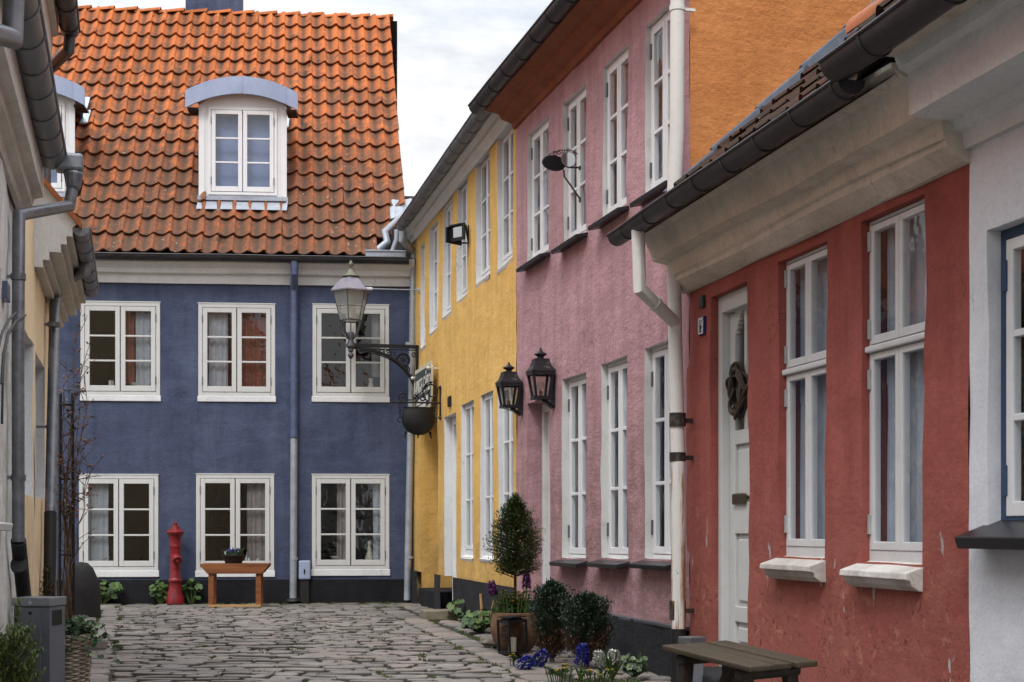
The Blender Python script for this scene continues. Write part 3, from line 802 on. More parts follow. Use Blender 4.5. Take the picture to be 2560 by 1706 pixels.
# door in its recess
r = pd['r']; d = MB()
d.box(r[0], r[0]+.06, .15, .22, r[2], r[3]); d.box(r[1]-.06, r[1], .15, .22, r[2], r[3]); d.box(r[0]+.06, r[1]-.06, .15, .22, r[3]-.08, r[3])
do = d.build('door_frame', M['white_warm'], pink, bevel=.005)
d = MB(); d.box(r[0]+.06, r[1]-.06, .19, .22, r[2], r[3]-.08)
for za, zb in ((.3, .9), (1.05, 1.7)): d.box(r[0]+.16, r[1]-.16, .178, .19, za, zb)
d.build('door', M['white_warm'], do, bevel=.006)
b = MB(); b.box(r[0], r[1], -.05, .25, -.02, .1); b.build('doorstep', M['plinth_grey'], pink, bevel=.01)
room(pink, .05, LP-.05, .15, 2.6, .1, 4.95)
wall(pink, 'gable_wall', 0, 6.6, 0, 7.9, [], [M['orange']], amp=.02, seed=9)
gw = [o for o in COL.objects if o.name.startswith('gable_wall')][-1]
gw.location = (LP, 0, 0); gw.rotation_euler = (0, 0, R(90))
# trim the gable to its slopes
me = gw.data; bm = bmesh.new(); bm.from_mesh(me)
for nrm, co in (((-1.0, 0, 1.0), (0, 0, 5.12)), ((1.0, 0, 1.0), (6.6, 0, 5.12))):
    bmesh.ops.bisect_plane(bm, geom=bm.verts[:] + bm.edges[:] + bm.faces[:], plane_co=co, plane_no=nrm, clear_outer=True)
bm.to_mesh(me); bm.free()
shell(pink, 'pink', 0, LP-.01, 6.6, 5.1, right=False, gable=(3.3, 8.4))
b = MB(); b.profile([(0, 4.90), (.03, 4.90), (.045, 4.95), (.15, 4.985), (.165, 5.03), (.305, 5.06), (.31, 5.10), (0, 5.12)], -.03, LP+.0, wob=.014, seed=6)
b.build('cornice', M['brown_cornice'], pink, smooth=True, auto=25)
gutter(pink, -.12, LP+.05, .37, 5.12, .078, 'zinc', seam=.46)
prism_roof(pink, 0, LP+.06, -.34, 5.14, 3.3, 8.5, 6.9, 'tile_plain')
# white downpipe at the corner, rusted
pu = lambda px, v: FP.u(px, v)
pp = [(pu(1694, .12), -.12, 5.05), (pu(1692, .12), -.12, FP.z(1692, 330, .12)), (pu(1683, .12), -.12, FP.z(1683, 520, .12)), (pu(1688, .12), -.12, FP.z(1688, 850, .12)), (pu(1695, .12), -.12, FP.z(1695, 1150, .12)), (pu(1696, .12), -.12, FP.z(1696, 1572, .12))]
dp = downpipe(pink, pp, .047, 'piperust', [((pu(1693, .12), -.12, FP.z(1693, 22, .12)),)], colm='pipewhite')
q = MB(); a = Vector(pp[-1]); q.tube([a, (a.x, a.y, -.02)], .050, 16); q.build('cast_iron_foot', M['pipeblack'], dp, smooth=True)
M['rusted'] = rusty('rust_black', (.022, .016, .012), 5)
for py, h in ((1050, .045), (1143, .03), (1526, .065)):
    q = MB(); z = FP.z(1694, py, .12); q.tube([(pu(1694, .12), -.12, z-h), (pu(1694, .12), -.12, z+h)], .055, 16)
    q.box(pu(1694, .12)-.012, pu(1694, .12)+.012, -.12+.05, 0, z-.02, z+.01)
    q.build('rusted_joint', M['rusted'], dp, smooth=True)

# ================================================================ RED HOUSE and WHITE HOUSE (same street line)
R0 = Vector((3.469 - .2376*9.62, 9.62)); rdv = Vector((.2376, -1)).normalized()
FRl = Face(R0, R0 + rdv)
uRW = FRl.u(2424)
FR = Face(R0, R0 + rdv*uRW); LR = uRW
red = house('red_house', FR, 'low brick red house with tall white windows and a grey panelled door')
ZEV = 2.66
ro = []
for q in ((1948, 655, 1392, 2064.6), (2154, 556, 1405, 2311)): ro.append(op(FR, *q, d=.14, m=0))
rd = op(FR, 1777, 744, 1640, 1871, d=.20, m=0); rd['r'] = (*rd['r'][:2], .12, rd['r'][3])
wall(red, 'wall', 0, LR, -.1, ZEV+.06, ro + [rd], [M['red']], amp=.016, step=.1, seed=11)
for k, o in enumerate(ro):
    r = o['r']; ff = FR
    zm = FR.z(1950, 935) if k == 0 else FR.z(2156, 879)
    w = window(red, r, .042, fm='white_warm', gm='glass_old', sections=[(r[2]+.058, zm-.012, 1), (zm+.030, r[3]-.022, 1)], fw=.018, bot_extra=.042, sw=.034, t=.05, gap=.002, hinge=('hinge_pale', .012, .10), curtain=[('net', .0, 1.0, 0, .52), ('net', 0, 1, .52, 1.0)] if k == 0 else [('net', .0, 1., 0, .52), ('net', .0, 1., .52, 1.0)])
    s = MB(); s.box(r[0]+.0, r[1], .014, .08, zm-.010, zm+.022); s.build('transom', M['white_warm'], w, bevel=.008)
    s = MB(); z = r[2]; u0, u1 = r[0]-.055, r[1]+.005
    s.profile([(-.055, z+.010), (.095, z-.040), (.098, z-.070), (.072, z-.076), (.065, z-.100), (.03, z-.125), (-.055, z-.130)], u0, u1, wob=.004, step=.15)
    s.build('sill', plaster('worn_sill_%d' % k, (.50, .46, .41), (.72, .69, .66), .5, .3, seed=k), w, bevel=.004)
# grey panelled door
r = rd['r']; M['door_grey'] = painted('grey_green_paint', (.46, .475, .47), (.3, .29, .27), .3); M['door_pale'] = painted('pale_door_paint', (.60, .605, .59), (.4, .38, .34), .3)
d = MB(); fx = .06
d.box(r[0], r[0]+fx, .05, .2, r[2], r[3]); d.box(r[1]-fx, r[1], .05, .2, r[2], r[3]); d.box(r[0]+fx, r[1]-fx, .05, .2, r[3]-.11, r[3])
fo = d.build('door_frame', M['door_pale'], red, bevel=.006)
d0, d1, dz0, dz1 = r[0]+fx+.004, r[1]-fx-.004, r[2], r[3]-.115
yd_ = .105; W = d1-d0; d = MB(); st = .085
gz0, gz1 = FR.z(1845, 1076, -.105), FR.z(1845, 800, -.105)
d.box(d0, d0+st, yd_, yd_+.045, dz0, dz1); d.box(d1-st, d1, yd_, yd_+.045, dz0, dz1)
xm = (d0+d1)/2; ww = (d1-d0-2*st)
zl0, zl1 = gz0-.10, gz0
d.box(d0+st, d1-st, yd_, yd_+.045, gz1+.08, dz1)
for (za, zb) in ((gz0-.09, gz0), (.98, 1.18), (.42, .52), (dz0, dz0+.14)): d.box(d0+st, d1-st, yd_, yd_+.045, za, zb)
d.box(xm-.02, xm+.02, yd_+.004, yd_+.04, gz0, gz1+.08)
# arched head of the glazing
n = 8
for sg in (-1, 1):
    xa = xm + sg*ww/2
    for i in range(n):
        t0, t1 = i/n, (i+1)/n
        zc = lambda t: gz1 + .08 - .16*(t**1.6)
        x0_, x1_ = xm + sg*(.02 + (ww/2-.02)*t0), xm + sg*(.02 + (ww/2-.02)*t1)
        zt_ = zc((t0+t1)/2) - .02
        d.box(min(x0_, x1_), max(x0_, x1_), yd_+.002, yd_+.043, zt_, gz1+.082)
dr = d.build('door', M['door_pale'], fo, bevel=.005)
g = MB(); g.poly([(d0+st, yd_+.025, gz0), (d1-st, yd_+.025, gz0), (d1-st, yd_+.025, gz1+.08), (d0+st, yd_+.025, gz1+.08)]); g.build('door_glass', M['glass'], fo, fix=False)
g = MB()
for za, zb in ((.52, .98), (1.18, gz0-.09), (dz0+.14, .42)):
    g.box(d0+st, d1-st, yd_+.022, yd_+.035, za, zb); g.box(d0+st+.035, d1-st-.035, yd_+.008, yd_+.022, za+.035, zb-.035)
g.build('door_panel', M['door_pale'], fo, bevel=.006)
g = MB(); uu, zz_ = FR.hit(1853, 1248, -.13); g.box(uu-.05, uu+.16, yd_-.022, yd_, zz_-.035, zz_+.035); g.build('letter_slot', plain('old_brass', (.11, .085, .05), .4, .7), fo, bevel=.012)
b = MB(); b.box(r[0]-.04, r[1]+.04, -.22, .2, -.05, .12); b.build('doorstep', M['plinth_grey'], red, bevel=.015)
room(red, .05, LR-.02, .15, 2.4, .1, ZEV)
shell(red, 'red', 0, LR, 6.0, ZEV+.2, left=False, right=False)
GV, GZ = .47, 2.985
prof = [(0, 2.60), (.03, 2.60), (.115, 2.665), (.117, 2.70), (.14, 2.712), (.15, 2.785), (.245, 2.792), (.262, 2.85), (.30, 2.94), (.375, 3.0), (.38, 3.02), (0, 3.02)]
b = MB(); b.profile(prof, -.0, LR+.01, step=.12, wob=.030, seed=8); b.build('cornice', M['cornice_red'], red, smooth=True, auto=28)
gutter(red, -.08, LR-.18, GV, GZ, .066, 'zinc', seam=.44)
# roof
SL = .86; zr0 = 2.935; run = 3.3
roofR = pantiles(red, 'roof', M['tile_red'], -.02, .215, int((LR+.02)/.215), -.36, zr0 + SL*.08, run, zr0 + SL*(run+GV-.03), 12, seed=4, sag=.05)
b = MB(); zt = lambda y: zr0 - .04 + SL*(y+GV-.03)
b.poly([(0, -GV+.08, zt(-GV+.08)), (LR, -GV+.08, zt(-GV+.08)), (LR, run, zt(run)), (0, run, zt(run))]); b.poly([(0, 6.2, 3), (LR, 6.2, 3), (LR, run, zt(run)), (0, run, zt(run))])
b.build('roof_deck', M['deck'], roofR, fix=False)
b = MB()   # lead flashing along the orange gable, in overlapping steps
k = 0; y = -.12
while y < 2.6:
    z0 = zr0 + SL*(y+GV-.03)
    b.obox((.03, y+.16, z0 + SL*.16 +   .06 + .012*k), (.022, 0, 0), (0, .19, .19*SL), (0, -.03,   .034 + .009*k + .004*(k % 2)), 0); y += .33; k += 1
b.build('lead_flashing', M['leaddark'], roofR, bevel=.008)
# downpipe of the red gutter, joining the white pipe
def ph(px, py, v): u, z = FP.hit(px, py, v); return (u, -v, z)
def toR(p): w = FP.w(p[0], p[1], p[2]); q = w.to_2d() - FR.o; return (q.dot(FR.d), q.dot(FR.n), p[2])
e0 = (.14, -GV, GZ-.05); e1 = (.12, -GV+.02, FR.z(1597, 725, GV)); e2 = toR(pp[3][:2] + (FP.z(1688, 808, .12),))
px0 = FR.u(1595, GV)
e0 = (px0, -GV, GZ-.05); e1 = (px0+.005, -GV+.01, FR.z(1597, 722, GV)); e2 = (e2[0]-.0, e2[1], e2[2])
mid = Vector(e1).lerp(Vector(e2), .42)
dq = downpipe(red, [e0, e1, e2], .043, 'pipewhite', [(mid, Vector(e2)-Vector(e1))], colm='pipewhite')

# white house
FW = Face(R0 + rdv*uRW, R0 + rdv*(uRW+6.4)); LW = FW.L
wh = house('white_house', FW, 'white rendered house with a blue framed window at the right edge of the photo')
wo = [dict(r=(FW.u(2470), FW.u(2470)+.95, FW.z(2490, 1320), FW.z(2475, 575)), d=.15, m=0)]
wo.append(dict(r=(wo[0]['r'][1]+.9, wo[0]['r'][1]+1.85, wo[0]['r'][2], wo[0]['r'][3]), d=.15, m=0))
wall(wh, 'wall', 0, LW, -.1, 2.85, wo, [M['whitewall']], amp=.012, seed=13)
for o in wo:
    r = o['r']; w = window(wh, r, .06, fm='frame_blue', sashm='white', rows=3, fw=.045, sw=.05, mw=.03, t=.05, gap=.003, gm='glass_old', hinge=('frame_blue', .014, .13), curtain=[('net', .0, 1, 0, .34), ('net', .0, .3, .3, 1)])
    s = MB(); z = r[2]; u0, u1 = r[0]-.045, r[1]+.06
    s.obox(((u0+u1)/2, -.02, z-.025), ((u1-u0)/2, 0, 0), (0, .11, .040), (0, -.008, .026)); s.build('sill', M['slate'], w, bevel=.008)
room(wh, .3, LW-.05, .16, 2.4, .1, 2.8)
shell(wh, 'whitewall', 0, LW, 6.0, 3.0, left=False)
profw = [(0, 2.66), (.03, 2.66), (.045, 2.725), (.085, 2.735), (.095, 2.775), (.295, 2.785), (.305, 2.965), (.35, 2.985), (.37, 3.05), (0, 3.09)]
b = MB(); b.profile(profw, .01, LW, step=.3, wob=.008, seed=1); b.build('cornice', M['limewash'], wh, smooth=True, auto=25)
b = MB(); b.profile([(.30, 3.03), (.50, 3.03), (.50, 3.08), (.30, 3.08)], .02, LW, step=.3, wob=.004, seed=3); b.build('eaves_course', M['cornice_red'], wh, smooth=True, auto=25)
gutter(wh, -.20, LW, .53, 3.06, .082, 'zinc', seam=.6)
rw = pantiles(wh, 'roof', M['tile_red'], .06, .215, 8, -.5, 3.12, 3.3, 6.6, 12, seed=6)
b = MB(); b.poly([(0, -.48, 3.06), (LW, -.48, 3.06), (LW, 3.3, 6.54), (0, 3.3, 6.54)]); b.poly([(0, 6.2, 3.0), (LW, 6.2, 3.0), (LW, 3.3, 6.54), (0, 3.3, 6.54)]); b.build('roof_deck', M['tile_plain'], rw, fix=False)

b = MB(); n = 12; u = -.22                      # half-round tiles lying along the eaves
for k in range(4):
    A = []
    for uu, r_ in ((u, .080), (u+.46, .066)):
        for rr_ in (r_, r_-.012):
            A.append([b.vert((uu, -.40 + rr_*math.cos(math.pi*j/n*1.1-.15), 3.215 + .012*k*0 + rr_*math.sin(math.pi*j/n*1.1-.15))) for j in range(n+1)])
    for j in range(n): b.face((A[0][j], A[0][j+1], A[2][j+1], A[2][j])); b.face((A[1][j+1], A[1][j], A[3][j], A[3][j+1])); b.face((A[0][j+1], A[0][j], A[1][j], A[1][j+1]))
    u += .42
b.build('eaves_tiles', M['tile_plain'], rw, smooth=True, auto=50, fix=False)
# ================================================================ LEFT SIDE OF THE STREET
KL = .706
def LP_(Y): return (-KL - .268*Y, Y)
YA, YB, YC_, YD = .6, 8.95, 10.4, 13.5
FN = Face(LP_(YA), LP_(YB)); LN = FN.L
FM = Face(LP_(YB), LP_(YC_)); LM = FM.L
FT = Face(LP_(YC_), LP_(YD)); LT = FT.L
near = house('limewashed_house', FN, 'low whitewashed house with a dark zinc gutter at the left edge of the photo')
nw = [dict(r=(FN.uY(6.9), FN.uY(7.75), 1.05, 2.42), d=.14, m=1), dict(r=(FN.uY(4.6), FN.uY(5.45), 1.05, 2.42), d=.14, m=1)]
wall(near, 'wall', 0, LN, .42, 3.1, nw, [M['near'], M['white_grey']], amp=.02, seed=15)
wall(near, 'plinth', 0, LN, -.1, .43, [], [M['plinth']], amp=.015, seed=16).location.y = -.03
for o in nw:
    r = o['r']; w = window(near, r, .09, fm='white_warm', rows=3, fw=.04, sw=.045, curtain=[('curtain', 0, 1, 0, 1)])
    s = MB(); s.obox(((r[0]+r[1])/2, .02, r[2]-.02), ((r[1]-r[0])/2+.03, 0, 0), (0, .075, .012), (0, -.005, .02)); s.build('sill', M['white_grey'], w, bevel=.006)
room(near, .05, LN-.05, .15, 2.4, .1, 3.0); shell(near, 'near', 0, LN, 5.5, 3.2, gable=(2.7, 6))
b = MB(); b.profile([(0, 2.98), (.025, 2.98), (.04, 3.02), (.085, 3.04), (.095, 3.085), (.148, 3.10), (.150, 3.28), (0, 3.30)], 0, LN, step=.2, wob=.014, seed=12); b.build('cornice', M['cornice'], near, smooth=True, auto=25)
gutter(near, 0, FN.uY(8.85), .205, 3.34, .083, 'zinc_mid', seam=.40)
prism_roof(near, 0, LN, -.26, 3.36, 2.7, 6.4, 5.6, 'tile_plain')
ue = FN.uY(8.80)
b = MB(); b.obox((ue+.03, -.31, 3.30), (.07, 0, 0), (0, .085, .0), (0, 0, .055)); b.lathe([(.0, -.12), (.042, -.12), (.055, -.05), (.065, .0)], (ue+.02, -.335, 3.25), 14)
b.build('gutter_outlet', M['zinc_mid'], near, bevel=.02)
un = FN.u(47, .055); pz_ = lambda py: FN.z(47, py, .055)
dn = downpipe(near, [(ue+.02, -.335, 3.18), (ue+.01, -.31, 3.03), (un, -.055, pz_(538)), (FN.u(45, .055), -.055, pz_(900)), (FN.u(46, .055), -.055, pz_(1355))], .036, 'zinc_mid', [((FN.u(46, .055), -.055, pz_(695)),), ((FN.u(46, .055), -.055, pz_(1195)),)])
b = MB(); b.tube([(FN.u(46, .055), -.055, pz_(1352)), (FN.u(58, .055), -.06, pz_(1500)), (FN.u(60, .055), -.06, .0)], .043, 14); b.tube([(FN.u(48, .055), -.055, pz_(1411)), (FN.u(49, .055), -.055, pz_(1417))], .05, 14)
b.build('cast_iron_foot', M['pipeblack'], dn, smooth=True)
u5 = FN.uY(5.75)
downpipe(near, [(u5, -.225, 3.35), (u5, -.215, 3.01), (FN.uY(5.2), -.06, 2.86), (FN.uY(5.2), -.06, .0)], .042, 'zinc_mid')

tall = house('tall_buff_house', FM, 'tall buff house rising behind the whitewashed house with a high gutter')
to = [dict(r=(FM.uY(9.35), FM.u(82), 1.24, 2.34), d=.16, m=1)]
wall(tall, 'wall', 0, LM, .0, 4.6, to, [M['cream'], M['limewash']], amp=.01, seed=18)
w = window(tall, to[0]['r'], .11, rows=3, fw=.04, sw=.045)
room(tall, .02, LM-.02, .17, 2.2, .1, 4.5); shell(tall, 'cream', 0, LM, 5.5, 4.7, gable=(2.7, 7.4))
b = MB(); b.profile([(0, 4.30), (.05, 4.30), (.06, 4.40), (.12, 4.42), (.13, 4.62), (.17, 4.64), (.17, 4.72), (0, 4.72)], 0, LM, wob=.01); b.build('cornice', M['cornice'], tall, smooth=True, auto=25)
gu = FM.uY(10.45)
gutter(tall, -.1, gu+.02, .245, 4.70, .066, 'zinc', seam=.42)
prism_roof(tall, 0, LM, -.24, 4.75, 2.7, 7.6, 5.6, 'tile_plain')
downpipe(tall, [(gu-.02, -.245, 4.64), (gu-.02, -.24, FM.z(175, 150, .24)), (FM.u(118, .06), -.06, FM.z(118, 178, .06)), (FM.u(112, .06), -.06, 3.4)], .042, 'zinc')

third = house('low_buff_house', FT, 'low buff house with a stepped white cornice at the far left of the street')
w3 = dict(r=(FT.uY(10.55), FT.u(112), 1.25, 2.33), d=.16, m=1)
w4 = dict(r=(FT.uY(12.15), FT.uY(12.95), 1.25, 2.33), d=.16, m=1)
wall(third, 'wall', 0, LT, 0, 3.0, [w3, w4], [M['cream'], M['limewash']], amp=.01, seed=19)
for q in (w3, w4): window(third, q['r'], .10, rows=3, fw=.04, sw=.05, hinge=('white', .012, .1))
room(third, .02, LT-.02, .17, 2.2, .1, 2.9); shell(third, 'cream', 0, LT, 5.5, 3.3, gable=(2.7, 6.6))
steps = [(0, 2.93), (.06, 2.93), (.06, 2.985), (.105, 2.985), (.105, 3.045), (.185, 3.045), (.185, 3.105), (.225, 3.105), (.225, 3.165), (.268, 3.165), (.268, 3.23), (0, 3.23)]
b = MB(); b.profile(steps, .02, LT, step=.3, wob=.006); b.build('cornice', M['cornice'], third, smooth=True, auto=25)
b = MB(); pf = [(v, z) for v, z in steps[:-1]] + [(.30, 3.26), (0, 3.62), (-1.2, 5.0), (-1.2, 2.9), (0, 2.9)]
b.poly([(.0, -v, z) for v, z in pf]); b.poly([(.02, -v, z) for v, z in pf]); b.build('gable_end', M['limewash'], third)
gutter(third, .02, LT-.25, .325, 3.24, .062, 'zinc_mid', seam=.45)
b = MB()
b.poly([(-.05, -.33, 3.27), (-.05, 2.7, 6.9), (LT, 2.7, 6.9), (LT, -.33, 3.27)]); b.poly([(-.05, -.33, 3.22), (-.05, 2.7, 6.85), (LT, 2.7, 6.85), (LT, -.33, 3.22)])
b.poly([(-.05, -.33, 3.27), (-.05, 2.7, 6.9), (-.05, 2.7, 6.85), (-.05, -.33, 3.22)]); b.poly([(LT, 5.6, 3.3), (-.05, 5.6, 3.3), (-.05, 2.7, 6.88), (LT, 2.7, 6.88)])
b.build('roof', M['tile_plain'], third, fix=False)
uo = FT.uY(12.2)
ux_ = FT.u(137, .07)
b_ = [(FT.u(214, .325), -.325, 3.20), (FT.u(214, .325), -.32, FT.z(214, 688, .32)), (FT.u(148, .07), -.07, FT.z(148, 712, .07)), (FT.u(137, .07), -.07, FT.z(137, 760, .07)), (FT.u(126, .07), -.07, FT.z(126, 1282, .07))]
d3 = downpipe(third, b_, .044, 'zinc_mid', [((FT.u(134, .07), -.07, FT.z(134, 812, .07)),), ((FT.u(131, .07), -.07, FT.z(131, 1068, .07)),)])
b = MB(); b.tube([b_[-1], (FT.u(122, .07), -.07, 0)], .048, 14); b.build('cast_iron_foot', M['pipeblack'], d3, smooth=True)
# ================================================================ GROUND
def stone_mat(name, lo, hi, pink, moss):
    t = NT(name); r = t.attr('rnd')
    base = t.ramp(r, [(0, lo), (.3, sc(hi, .8)), (.55, pink), (.8, hi), (1, sc(lo, 1.25))])
    n = t.noise(6, 6, .7); n2 = t.noise(45, 5, .7); n3 = t.noise(1.1, 4, .6)
    col = t.mix(t.rng(n, .4, .7, 0, .55), base, sc(lo, .8)); col = t.mix(t.rng(n2, .5, .75, 0, .45), col, sc(hi, 1.3))
    col = t.mix(t.rng(n3, .45, .7, 0, .35), col, sc(lo, .65))
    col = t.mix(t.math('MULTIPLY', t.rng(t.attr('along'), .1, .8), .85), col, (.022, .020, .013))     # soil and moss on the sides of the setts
    t.bump(t.math('ADD', n, t.math('MULTIPLY', n2, .5)), .5, .008)
    return t.done(col, t.rng(n, .3, .7, .5, .75), spec=.45)
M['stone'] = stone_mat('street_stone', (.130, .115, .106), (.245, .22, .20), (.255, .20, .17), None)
M['joint'] = plain('mossy_joint', (.030, .031, .018), .95, 0, .6, 12, .6)
def soil_joint():
    t = NT('joint_earth'); n = t.noise(9, 6, .7); c = t.mix(t.rng(n, .45, .62), (.013, .011, .009), (.040, .052, .013))
    t.bump(t.noise(60, 4), .6, .01); return t.done(c, .95)
M['joint'] = soil_joint()
b = MB(); b.poly([(-300, -60, -.035), (300, -60, -.035), (300, 400, -.035), (-300, 400, -.035)])
tag(b.build('ground', M['joint'], None, fix=False), kind='structure')
rs = random.Random(11)
def stone(b, cx, cy, w, d, ang=0.0, h=0.0, rd=.028):
    ca, sa = math.cos(ang), math.sin(ang); b.r = rs.random()
    tx, ty = rs.uniform(-.008, .008), rs.uniform(-.012, .012)
    pts = []
    for sx, sy in ((-1,-.55),(-.6,-1),(.0,-1.03),(.6,-1),(1,-.55),(1.02,0),(1,.55),(.6,1),(0,1.03),(-.6,1),(-1,.55),(-1.02,0)):
        kx = w/2 * (sx if abs(sx) < .7 else math.copysign(1, sx) * (1 - .06*rs.random()))
        ky = d/2 * (sy if abs(sy) < .7 else math.copysign(1, sy) * (1 - .10*rs.random()))
        pts.append((kx, ky))
    def put(k, z, dx=0, al=0.0):
        out = []
        for x, y in pts:
            rx = max(.0, abs(x) - dx) * (1 if x > 0 else -1); ry = max(.0, abs(y) - dx) * (1 if y > 0 else -1)
            zz = z + tx*rx/w*1.2 + ty*ry/d*1.0
            out.append(b.vert((cx + rx*ca - ry*sa, cy + rx*sa + ry*ca, zz), al))
        return out
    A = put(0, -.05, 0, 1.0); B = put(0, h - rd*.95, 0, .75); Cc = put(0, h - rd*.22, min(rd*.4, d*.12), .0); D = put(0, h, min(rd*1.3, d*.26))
    n = len(pts); c = b.vert((cx, cy, h + .002))
    for U, V in ((A, B), (B, Cc), (Cc, D)):
        for j in range(n): b.face((U[j], U[(j+1)%n], V[(j+1)%n], V[j]))
    for j in range(n): b.face((D[j], D[(j+1)%n], c))
xl = lambda Y: -.13 - .267*Y
xr = lambda Y: 2.09 - .208*Y
yb = lambda X: 19.6 + .082*(X + 5.95)
def wallx(Y):
    if Y > 13.8: return 3.236 - .2314*Y
    if Y > 9.58: return 3.824 - .274*Y
    return 3.469 - .2376*Y
def dz(x, y): return .012*noise.noise((x*.7, y*.7, 4)) - .008
b = MB(); Y = 2.4
while Y < 18.75:
    d = rs.uniform(.105, .155); x = xl(Y) + rs.uniform(-.12, .02); skew = rs.uniform(-.01, .01)
    while x < xr(Y) - .05:
        w = min(rs.choice((.14, .17, .21, .26, .34)) * rs.uniform(.85, 1.15), xr(Y) - x)
        if w > .07:
            cy = Y + d/2 + .05*noise.noise((x*.8, Y*.4, 1)) + skew*(x) 
            stone(b, x + w/2, cy, w - rs.uniform(.008, .022), d - rs.uniform(.014, .028), rs.uniform(-.02, .02), dz(x, Y) + rs.uniform(-.011, .011), rs.uniform(.009, .015))
        x += w
    Y += d
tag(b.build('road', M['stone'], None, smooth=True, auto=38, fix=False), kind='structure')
def band(name, line, slope, wdt, y0, y1, ln=(.24, .42)):
    b = MB(); Y = y0; a = math.atan(slope)
    while Y < y1:
        l = rs.uniform(*ln); x = line(Y + l/2)
        stone(b, x, Y + l/2, wdt - .03, l - .022, math.atan(-slope), dz(x, Y) + rs.uniform(-.006, .008), .03); Y += l
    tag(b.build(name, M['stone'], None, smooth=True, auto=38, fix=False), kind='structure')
band('kerb', lambda Y: xr(Y) + .17, -.208, .33, 2.6, 18.4)
band('kerb', lambda Y: xl(Y) - .14, -.267, .26, 2.6, 18.4)
b = MB(); Y = 3.0                                         # right pavement: larger setts laid across
while Y < 19.7:
    d = rs.uniform(.17, .26); x = xr(Y) + .36 + rs.uniform(0, .05); end = wallx(Y) + .12
    while x < end:
        w = min(rs.uniform(.26, .5), end - x + .1)
        if w > .1: stone(b, x + w/2, Y + d/2 + .23*(x - xr(Y))*-.9, w - .02, d - .022, -.21 + rs.uniform(-.03, .03), dz(x, Y) + rs.uniform(-.008, .010), .03)
        x += w
    Y += d
Y = 3.0                                                    # left pavement and the side lane
while Y < 19.6:
    d = rs.uniform(.17, .25); lim = -KL - .268*Y - .1 if Y < 13.5 else -9.0
    x = xl(Y) - .29
    while x > lim:
        w = rs.uniform(.2, .4); stone(b, x - w/2, Y + d/2, w - .02, d - .024, .22*(1 if Y < 13 else .3), dz(x, Y) + rs.uniform(-.008, .010), .03); x -= w
    Y += d
Y = 18.7                                                   # strip of flat stones along the blue wall
for row in range(4):
    X = -9.0
    while X < -1.0:
        w = rs.uniform(.24, .46); yy = yb(X) - .95 + row*.25
        stone(b, X + w/2, yy, w - .02, .23, .08 + rs.uniform(-.02, .02), dz(X, yy) + rs.uniform(-.005, .012), .03); X += w
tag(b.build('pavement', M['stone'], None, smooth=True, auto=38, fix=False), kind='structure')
# moss and grass in the joints
M['grass'] = leafmat('joint_grass', [(0, (.035, .055, .012)), (.5, (.07, .095, .022)), (1, (.12, .12, .035))])
b = MB(); rg = random.Random(21)
def tuft(x, y, s, n):
    for _ in range(n):
        b.r = rg.random(); a = rg.uniform(0, 6.28); r0 = rg.uniform(0, s); px_, py_ = x + r0*math.cos(a), y + r0*.5*math.sin(a)
        h = rg.uniform(.15, .6)*s*.5 - .006; l = rg.uniform(-.5, .5)*h; ww = s*.14 + .003
        b.face([b.vert((px_-ww, py_, -.025)), b.vert((px_+ww, py_, -.025)), b.vert((px_+l+ww*.3, py_+rg.uniform(-.3,.3)*h, h))])
for _ in range(650):
    Y = 6 + 13.4*rg.random()**.8; k = rg.random()
    x = xl(Y) + (xr(Y)-xl(Y))*rg.random() if k < .55 else (xr(Y) + rg.choice((0, .34)) + rg.uniform(-.02, .02) if k < .78 else (xl(Y) - rg.choice((.01, .27)) + rg.uniform(-.02, .02) if k < .92 else xr(Y) + .36 + rg.random()*.8))
    if x > wallx(Y) - .05 or noise.noise((x*.6, Y*.6, 8)) < -.15: continue
    tuft(x, Y, rg.uniform(.02, .055), rg.randint(5, 14))
for _ in range(90):
    X = rg.uniform(-5.2, -1.3); tuft(X, yb(X) - rg.choice((.05, .1, .3, .95)) - rg.uniform(0, .1), rg.uniform(.03, .07), 12)
tag(b.build('grass', M['grass'], None, fix=False), kind='stuff')
# ================================================================ THINGS FIXED TO THE WALLS
def wall_empty(Fc, px, name, label, cat, group=None, v=0.0):
    """an Empty on a wall: local x points out from the wall, y along it, z is the true height"""
    u = Fc.u(px, v); n = -Fc.n
    e = empty(name, Fc.w(u, -v, 0), math.atan2(n.y, n.x), label, cat, group)
    return e, Fc.w(u, -v, 0), n
def reach(p, n, px):       # distance out from the wall at which image column px is met
    k = (px - CX) / FPX
    return (k*p.y - p.x) / (n.x - k*n.y)
def zat(py, Y): return EYE - (py - HY) / FPX * Y
def spiral(c, r0, r1, a0, turns, n=26):
    return [(c[0] + (r0+(r1-r0)*i/n)*math.cos(a0+turns*2*math.pi*i/n), c[1], c[2] + (r0+(r1-r0)*i/n)*math.sin(a0+turns*2*math.pi*i/n)) for i in range(n+1)]

